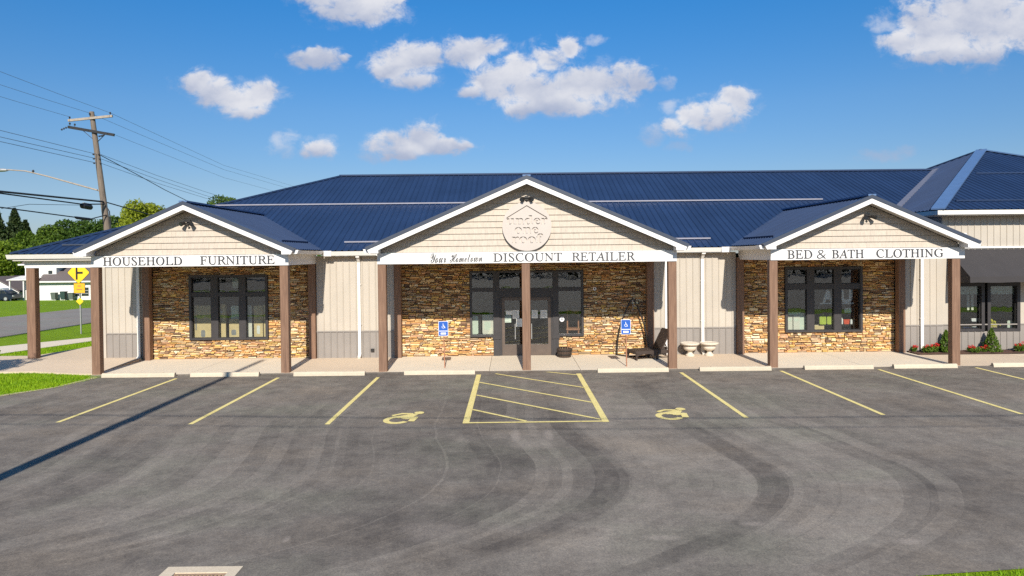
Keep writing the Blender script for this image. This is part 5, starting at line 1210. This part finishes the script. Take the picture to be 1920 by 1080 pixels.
wire([(X, 4, 6.3), (X, 20, 5.98), (X, 31.2, 6.0), (X, 36.5, 5.84), (X, 37.8, 5.82), (-22.95, 38.85, 6.1)], .030, 'wire', 'lowest black cable on the left, ending in a slim splice sleeve')
wire([(-22.95, 38.9, 6.82), (X, 44, 6.42), (X, 52, 5.9), (X, 66, 5.7)], .035, 'wire', 'thick black cable running right from the pole towards the gable')
wire([(X, 31.2, 5.95), (X, 33, 6.28), (X, 36.9, 6.52)], .012, 'wire', 'thin slanting guy wire between the two low cables')
sc = MB().tube([(X, 36.95, 6.55), (X, 37.1, 6.5), (X, 37.8, 6.47), (X, 37.95, 6.5)], [.05, .15, .15, .05], 10).build('splice_case', M['wire'], base=(X, 37.4, 6.5), label='black barrel shaped splice case hanging on the second low cable', category='cable case')
MB().tube([(X - .02, 37.2, 6.66), (X - .02, 37.7, 6.64)], .04, 6).build('clamp', M['steel'], sc)
sc = MB().tube([(X, 36.4, 5.86), (X, 36.6, 5.82), (X, 37.7, 5.80), (X, 37.85, 5.83)], [.03, .075, .075, .03], 8).build('splice_sleeve', M['wire'], base=(X, 37.1, 5.8), label='slim black splice sleeve on the lowest cable, left of the pole', category='cable case')

# pole and wires standing behind the camera, whose shadows cross the lot
p2 = empty('utility_pole', (-8.42, 4.3, 0), 'bare wooden pole whose long shadow crosses the left of the lot', 'utility pole')
MB().tube([(-8.42 + .06 * h, 4.2, h) for h in (0, 3.5, 7, 10, 12.4)], [.165, .15, .13, .105, .085], 12).build('trunk', M['polewood'], p2)
MB().box(-7.98, -7.83, 4.0, 4.15, 7.0, 7.3).build('bracket', M['steel'], p2)
for dz, r, lab in ((0, .016, 'upper'), (-.55, .009, 'lower')):
    wire([(-60, 4.2, 9 + dz), (-30, 4.2, 8.0 + dz), (-12, 4.2, 7.43 + dz), (-7.95, 4.2, 7.26 + dz), (-3.8, 4.2, 7.03 + dz), (2, 4.2, 6.76 + dz), (11, 4.2, 6.69 + dz), (20, 4.2, 6.85 + dz), (50, 4.2, 8.0 + dz)], r, 'wire', lab + ' wire over the verge whose thin shadow lies along the stalls', 'wires over the front verge')

# yellow side road warning sign
sg = empty('road_sign', (-20.76, 32.9, 0), 'yellow diamond side road sign with two smaller yellow plates below it', 'road sign')
MB().bar((-20.76, 32.93, 0), (-20.80, 32.93, 3.3), 0.06, 0.04).build('post', M['steel'], sg)
def dia(c, r, rc, y, name, mat, th=0.006):
    pts = []
    for a in (0, 90, 180, 270):
        q = Vector((math.cos(R(a)), math.sin(R(a)))) * (r - rc * 0.41)
        for k in range(5):
            b = R(a - 45 + 90 * k / 4); pts.append((c[0] + q.x - math.cos(R(a)) * rc + rc * math.cos(b), y, c[1] + q.y - math.sin(R(a)) * rc + rc * math.sin(b)))
    return MB().prism(pts, (0, th, 0)).build(name, M[mat], sg)
dia((-20.81, 2.96), 0.56, 0.06, 32.88, 'diamond_border', 'black'); dia((-20.81, 2.96), 0.535, 0.06, 32.874, 'diamond_plate', 'yellow')
mb = MB(); mb.box(-20.94, -20.85, 32.868, 32.873, 2.62, 3.3); mb.box(-20.85, -20.60, 32.868, 32.873, 2.90, 3.0); mb.build('side_road_symbol', M['black'], sg)
MB().box(-21.06, -20.50, 32.88, 32.886, 1.96, 2.46).build('advisory_border', M['black'], sg); MB().box(-21.04, -20.52, 32.874, 32.879, 1.98, 2.44).build('advisory_plate', M['orange'], sg)
mb = MB(); mb.box(-20.86, -20.70, 32.869, 32.873, 2.29, 2.34); mb.box(-20.92, -20.64, 32.869, 32.873, 2.13, 2.17); mb.build('print', M['rust'], sg)
dia((-20.77, 1.58), 0.18, 0.02, 32.875, 'small_diamond', 'yellow')

# ================================================================== FAR HOUSES, CARS, BINS
GZ = gz(95)
h = empty('white_house', (-63, 98, GZ), 'white house with low garage wing and grey roof across the side street', 'house')
MB().box(-65.6, -50, 95.0, 103, GZ - .3, 0.5).build('wall', M['housewhite'], h)
for k in range(14): MB().box(-65.62, -50, 94.985 - .012, 94.998, GZ + .1 + k * .18, GZ + .115 + k * .18).build('clapboard_edge', M['housewhite'], h)
MB().prism([(-66.0, 94.4, 0.50), (-66.0, 103.6, 0.50), (-66.0, 103.6, 0.58), (-63.4, 99, 2.75), (-66.0, 94.4, 0.58)][:0] or [(-66.0, 94.4, 0.5), (-66.0, 99.0, 2.8), (-66.0, 103.6, 0.5)], (16.5, 0, 0)).build('roof', M['shingle'], h)
MB().box(-66.05, -49.5, 94.32, 94.4, 0.42, 0.62).build('eave_fascia', M['white'], h)
MB().box(-68.6, -64.2, 96.5, 105, GZ - .3, 2.95).build('wall', M['housewhite'], h, label='two storey white wall')
MB().prism([(-69.1, 96.0, 2.95), (-63.7, 96.0, 2.95), (-66.4, 96.0, 4.6)], (0, 9.5, 0)).build('roof', M['shingle'], h)
MB().box(-69.2, -63.6, 95.9, 96.0, 2.82, 3.0).build('eave_fascia', M['white'], h)
MB().prism([(-69.6, 94.2, 0.78), (-65.4, 94.2, 0.78), (-65.8, 96.5, 1.25), (-69.2, 96.5, 1.25)], (0, 0, 0.1)).build('porch_roof', M['gutter'], h)
for x in (-69.3, -67.4): MB().box(x - .07, x + .07, 94.4, 94.54, GZ, 0.78).build('porch_post', M['white'], h)
w = MB().box(-65.3, -64.75, 96.44, 96.497, 1.55, 2.05).build('window', M['window'], h); MB().box(-65.36, -64.69, 96.43, 96.45, 1.48, 1.55).build('sill', M['white'], w)
w = MB().box(-68.0, -67.3, 96.44, 96.497, -1.3, 0.2).build('window', M['window'], h); MB().box(-68.05, -67.25, 96.43, 96.45, -1.38, -1.3).build('sill', M['white'], w)
w = MB().box(-60.75, -58.75, 94.93, 94.985, GZ + .55, GZ + 1.7).build('window', M['window'], h)
for x in (-59.75,): MB().box(x - .05, x + .05, 94.91, 94.93, GZ + .55, GZ + 1.7).build('mullion', M['white'], w)
for z in (GZ + .9, GZ + 1.3): MB().box(-60.75, -58.75, 94.915, 94.925, z - .02, z + .02).build('glazing_bar', M['white'], w)
g = empty('white_garage', (-73, 99, GZ), 'small white gabled building with dark roof at the left edge', 'house')
MB().box(-76.5, -69.9, 97, 104, GZ - .3, -0.75).build('wall', M['housewhite'], g)
MB().prism([(-76.5, 97.0, -0.75), (-69.9, 97.0, -0.75), (-73.2, 97.0, 1.1)], (0, 7, 0)).build('gable_wall', M['housewhite'], g)
for s in (-1, 1): MB().prism([(-73.2, 96.6, 1.28), (-73.2 + s * 3.7, 96.6, -0.82), (-73.2 + s * 3.7, 96.6, -0.96), (-73.2, 96.6, 1.12)], (0, 7.6, 0)).build('roof', M['shingle'] if s > 0 else M['shingle'], g)
w = MB().box(-74.5, -72.2, 96.93, 96.99, GZ + .02, GZ + 1.1).build('door', M['housewhite'], g)
g2 = empty('grey_house', (-68, 118, gz(118)), 'low house with dark grey roof partly hidden behind the white house', 'house')
MB().box(-90, -76, 118, 126, gz(118) - .3, -0.4).build('wall', M['housewhite'], g2)
MB().prism([(-91, 117.4, -0.4), (-91, 122, 2.0), (-91, 126.6, -0.4)], (16, 0, 0)).build('roof', M['shingle'], g2)

def car(x, y, z, L_, paint, label, suv=False):
    root = empty('parked_car', (x, y, z), label, 'car', 'cars parked by the far houses')
    hgt = 1.75 if suv else 1.48; W_ = 1.85; hl = L_ / 2
    body = [(-hl, .35), (-hl, .78), (-hl + .15, .92), (-hl * .45, 1.0), (hl * .62, 1.0), (hl - .08, .88), (hl, .6), (hl, .35), (hl - .1, .25), (-hl + .1, .25)]
    MB().prism([(x + a, y - W_ / 2, z + b) for a, b in body], (0, W_, 0)).build('body', M[paint], root)
    cab = [(-hl * .62, 1.0), (-hl * .34, hgt - .06), (-hl * .2, hgt), (hl * .42, hgt), (hl * .55, hgt - .08), (hl * .86, 1.0)]
    cb = MB().prism([(x + a, y - W_ / 2 + .12, z + b) for a, b in cab], (0, W_ - .24, 0)).build('cabin', M[paint], root)
    for a, b in ((-.45, -.06), (-.02, .34), (.38, .62)):
        q = [(hl * a, 1.03), (hl * b, 1.03), (hl * min(b, .5) - .03, hgt - .14), (hl * max(a, -.3) + .03, hgt - .14)]
        MB().prism([(x + u, y - W_ / 2 + .105, z + v) for u, v in q], (0, .012, 0)).build('side_window', M['window'], cb)
    for s in (-.62, .62):
        for v in (-W_ / 2, W_ / 2 - .2):
            wl = MB().tube([(x + hl * s, y + v - .01, z + .33), (x + hl * s, y + v + .21, z + .33)], .33, 16).build('wheel', M['tyre'], root)
            MB().tube([(x + hl * s, y + v - .025, z + .33), (x + hl * s, y + v - .012, z + .33)], .21, 12).build('rim', M['hub'], wl)
    MB().box(x + hl - .06, x + hl + .02, y - W_ / 2 + .1, y - W_ / 2 + .4, z + .62, z + .76).build('headlight', M['signwhite'], root)
    MB().box(x - hl - .02, x - hl + .06, y - W_ / 2 + .05, y - W_ / 2 + .3, z + .7, z + .88).build('tail_light', M['redtoy'], root)
car(-69.0, 92.2, gz(92.2), 4.6, 'carpaint', 'dark navy car parked side on in front of the white garage')
car(-71.6, 95.4, gz(95.4), 4.5, 'silver', 'silver grey car parked behind the dark navy car', True)
def bin_(x, mat, label, hh=1.05):
    z = gz(94.2); root = empty('wheelie_bin', (x, 94.2, z), label, 'bin', 'bins by the white garage wall')
    mb = MB(); a, b = .26, .33
    v = [(x - a, 93.95, z + .06), (x + a, 93.95, z + .06), (x + a, 94.45, z + .06), (x - a, 94.45, z + .06), (x - b, 93.85, z + hh - .08), (x + b, 93.85, z + hh - .08), (x + b, 94.5, z + hh - .08), (x - b, 94.5, z + hh - .08)]
    mb.add(v, [(0, 3, 2, 1), (4, 5, 6, 7), (0, 1, 5, 4), (1, 2, 6, 5), (2, 3, 7, 6), (3, 0, 4, 7)]); mb.build('bin_body', M[mat], root)
    MB().prism([(x - b - .02, 93.82, z + hh - .08), (x - b - .02, 94.54, z + hh - .08), (x - b - .02, 94.54, z + hh), (x - b - .02, 94.0, z + hh + .02), (x - b - .02, 93.82, z + hh - .03)], (2 * b + .04, 0, 0)).build('lid', M[mat], root)
    for s in (-1, 1): MB().tube([(x + s * .25, 94.46, z + .1), (x + s * .31, 94.46, z + .1)], .1, 10).build('wheel', M['tyre'], root)
bin_(-63.0, 'bingrey', 'grey green bin standing left of the taller dark green bin'); bin_(-61.7, 'bingreen', 'taller dark green bin between the two grey green ones', 1.2); bin_(-60.6, 'bingrey', 'grey green bin standing right of the taller dark green bin', 1.0)

# ================================================================== TREES
def tree(x, y, height, cr, mat, label, n=5200, leaf=0.34, shape='round', trunk=0.25, clumps=22, base_frac=0.28, name='tree', flat=1.0):
    z0 = gz(y); root = empty(name, (x, y, z0), label, 'tree')
    ht = height
    MB().tube([(x, y, z0 - .2), (x + .1, y, z0 + ht * .3), (x, y + .1, z0 + ht * .62), (x + .05, y, z0 + ht * .9)], [trunk, trunk * .75, trunk * .45, trunk * .1], 9).build('trunk', M['bark'], root)
    pts = []; zb = z0 + ht * base_frac
    if shape == 'cone':
        t = rng.random(n) ** 1.25; ang = rng.random(n) * 6.283
        tier = np.abs(((t * 15 + .1 * np.sin(ang * 3)) % 1) - 0.3)
        lob = 1 + .22 * np.sin(ang * 7 + t * 31) + .18 * np.sin(ang * 4 - t * 13)
        rr = cr * (1 - t) ** .85 * (1.12 - .62 * tier) * lob * (.35 + .65 * rng.random(n) ** .45) + .08
        pts = np.stack([x + rr * np.cos(ang), y + rr * np.sin(ang), zb + (ht - ht * base_frac) * t - rr * .22], 1)
        lm = leafmesh(pts, leaf, M[mat], 'crown', root, -.3, 1.5)
    else:
        hh = (ht - ht * base_frac) / 2; cz = zb + hh; allp = []
        mb = MB()
        for k in range(clumps):
            d = rng.normal(size=3); d /= np.linalg.norm(d); q = rng.random() ** .4
            c = np.array([x, y, cz]) + d * np.array([cr, cr, hh]) * .74 * q
            rr = cr * rng.uniform(.26, .46)
            allp.append(ellip(c, (rr, rr, rr * .8 * flat), n // clumps, .5))
            if k < 8: mb.bar((x, y, z0 + ht * rng.uniform(.25, .55)), tuple(c), .08 * trunk / .25, .08 * trunk / .25)
        mb.build('limb', M['bark'], root)
        pts = np.concatenate(allp)
        if shape == 'weep': pts[:, 2] -= np.abs(rng.normal(size=len(pts))) * ht * .05
        lm = leafmesh(pts, leaf, M[mat], 'crown', root, -.6 if shape == 'weep' else 0.0, 1.6 if shape == 'weep' else 1.15)
    return root
def tx(px, y): return (px - 957.7) / 1280 * y
tree(tx(-2, 150), 150, 17.5, 4.6, 'needle', 'dark spruce cut by the left edge of the photo', 7000, .55, 'cone', .3, name='spruce_tree', base_frac=.06)
tree(tx(30, 152), 152, 18.2, 4.8, 'needle', 'tallest dark spruce, second from the left edge', 8000, .55, 'cone', .3, name='spruce_tree', base_frac=.06)
tree(tx(50, 158), 158, 16.0, 4.4, 'needle', 'shorter dark spruce right of the tallest one', 6000, .55, 'cone', .3, name='spruce_tree', base_frac=.06)
tree(tx(82, 145), 145, 15.4, 6.4, 'leafmid', 'round mid green tree next to the spruces', 13000, .5)
tree(tx(112, 128), 128, 11.0, 5.2, 'leafmid', 'lower mid green tree in front of the tree row', 11000, .46)
tree(tx(140, 150), 150, 17.0, 5.8, 'leafdark', 'pointed dark green tree in the middle of the row', 13000, .5, base_frac=.15)
tree(tx(172, 146), 146, 15.8, 6.2, 'leafdark', 'dark green tree left of the leaning pole', 13000, .5)
tree(tx(212, 148), 148, 16.0, 6.4, 'leafdark', 'dark green tree behind the leaning pole', 13000, .5)
tree(tx(6, 112), 112, 9.2, 5.2, 'bright', 'bright lime tree low at the left edge', 11000, .42, base_frac=.12)
tree(tx(48, 118), 118, 7.4, 3.6, 'bright', 'small bright green tree behind the canopy corner', 4500, .4, base_frac=.12)
tree(tx(272, 92), 92, 14.6, 4.0, 'willow', 'yellow green willow rising behind the left gable', 22000, .27, 'weep', .3, 30, .25)
tree(tx(228, 96), 96, 11.6, 3.0, 'willow', 'smaller yellow green willow shoot beside the bigger one', 9000, .26, 'weep', .25, 18, .2)
tree(tx(412, 90), 90, 15.2, 3.9, 'leafmid', 'dense green tree topping the main roof behind the left gable', 20000, .27, 'round', .3, 34, .3)
tree(tx(1888, 62), 62, 12.8, 1.7, 'willow', 'single yellowish treetop showing above the end block roof', 4000, .2, 'round', .2, 16, .45)
tree(-17.2, 13.4, 6.5, 1.8, 'leafmid', 'young tree beside the lot whose leafy shadow lies on the walkway', 2600, .18, 'round', .09, 14, .76)
def treeline(name, xs0, xs1, y0, y1, n, hmin, hmax, mat, leaf, label):
    root = bpy.data.objects.new('anchor', None); BASE['anchor'] = Vector((0, 0, 0)); pts = []
    m = 70
    for k in range(m):
        cx = xs0 + (xs1 - xs0) * (k + rng.random()) / m; cy = rng.uniform(y0, y1); hh = rng.uniform(hmin, hmax); z0 = gz(cy)
        pts.append(ellip((cx, cy, z0 + hh * .5), ((xs1 - xs0) / m * 1.2, 4, hh * .56), n // m, .3))
    o = leafmesh(np.concatenate(pts), leaf, M[mat], name, root); o.parent = None; bpy.data.objects.remove(root)
    tag(o, label=label, category='treeline', kind='stuff')
treeline('treeline', -260, -40, 210, 250, 26000, 9, 14, 'leafdark', .9, 'far dark wood closing the view beyond the houses')
treeline('hedge', -150, 150, -78, -60, 34000, 5, 10, 'hedge', .8, 'dark hedge and trees across the main road behind the camera')

# grass blades where the lawn comes close to the lens
def blades(name, inside, x0, x1, y0, y1, n, h, label):
    x = rng.uniform(x0, x1, n * 3); y = rng.uniform(y0, y1, n * 3); ok = inside(x, y); x, y = x[ok][:n], y[ok][:n]; n = len(x)
    a = rng.random(n) * 6.283; w = .004 + .006 * rng.random(n); hh = h * rng.uniform(.5, 1.3, n); lx, ly = rng.normal(size=n) * hh * .4, rng.normal(size=n) * hh * .4
    V = np.stack([np.stack([x - w * np.cos(a), y - w * np.sin(a), np.full(n, -.02)], 1), np.stack([x + w * np.cos(a), y + w * np.sin(a), np.full(n, -.02)], 1), np.stack([x + lx, y + ly, hh - .02], 1)], 1).reshape(-1, 3)
    me = bpy.data.meshes.new(name); me.vertices.add(3 * n); me.vertices.foreach_set('co', V.ravel()); me.loops.add(3 * n); me.loops.foreach_set('vertex_index', np.arange(3 * n, dtype=np.int32))
    me.polygons.add(n); me.polygons.foreach_set('loop_start', np.arange(0, 3 * n, 3, dtype=np.int32)); me.polygons.foreach_set('loop_total', np.full(n, 3, dtype=np.int32)); me.update(); me.validate(); me.materials.append(M['blade'])
    o = bpy.data.objects.new(name, me); COL.objects.link(o); tag(o, label=label, category='grass', kind='stuff')
def polyin(poly):
    P = np.array(poly)
    def f(x, y):
        c = np.zeros(len(x), bool); j = len(P) - 1
        for i in range(len(P)):
            t = ((P[i, 1] > y) != (P[j, 1] > y)) & (x < (P[j, 0] - P[i, 0]) * (y - P[i, 1]) / (P[j, 1] - P[i, 1] + 1e-12) + P[i, 0]); c ^= t; j = i
        return c
    return f
blades('grass', polyin([(-12.75, 21.1), (-12.5, 20.7), (-12.8, 19.15), (-13.5, 18.0), (-15.5, 16.5), (-19, 15.6), (-21, 22.3), (-18.5, 21.9), (-16.3, 21.65), (-15.2, 21.68), (-13.6, 21.26)]), -21, -12.5, 15.6, 22.2, 60000, .06, 'short lawn between the lot and the walkway on the left')
blades('grass', polyin([(-17.1, 25.0), (-16.9, 27.3), (-16.95, 38), (-17.8, 38), (-18.35, 29.9), (-19.5, 26.2), (-22, 25.5)]), -22, -16.9, 25, 38, 26000, .07, 'lawn strip between the walkway and the footpath')
blades('grass', polyin([(-6, 7.12), (3.9, 7.36), (4.6, 7.46), (5.7, 7.60), (9, 7.90), (14, 8.2), (14, 5.5), (-6, 5.5)]), -6, 14, 5.5, 8.2, 40000, .06, 'verge grass along the near edge of the lot')
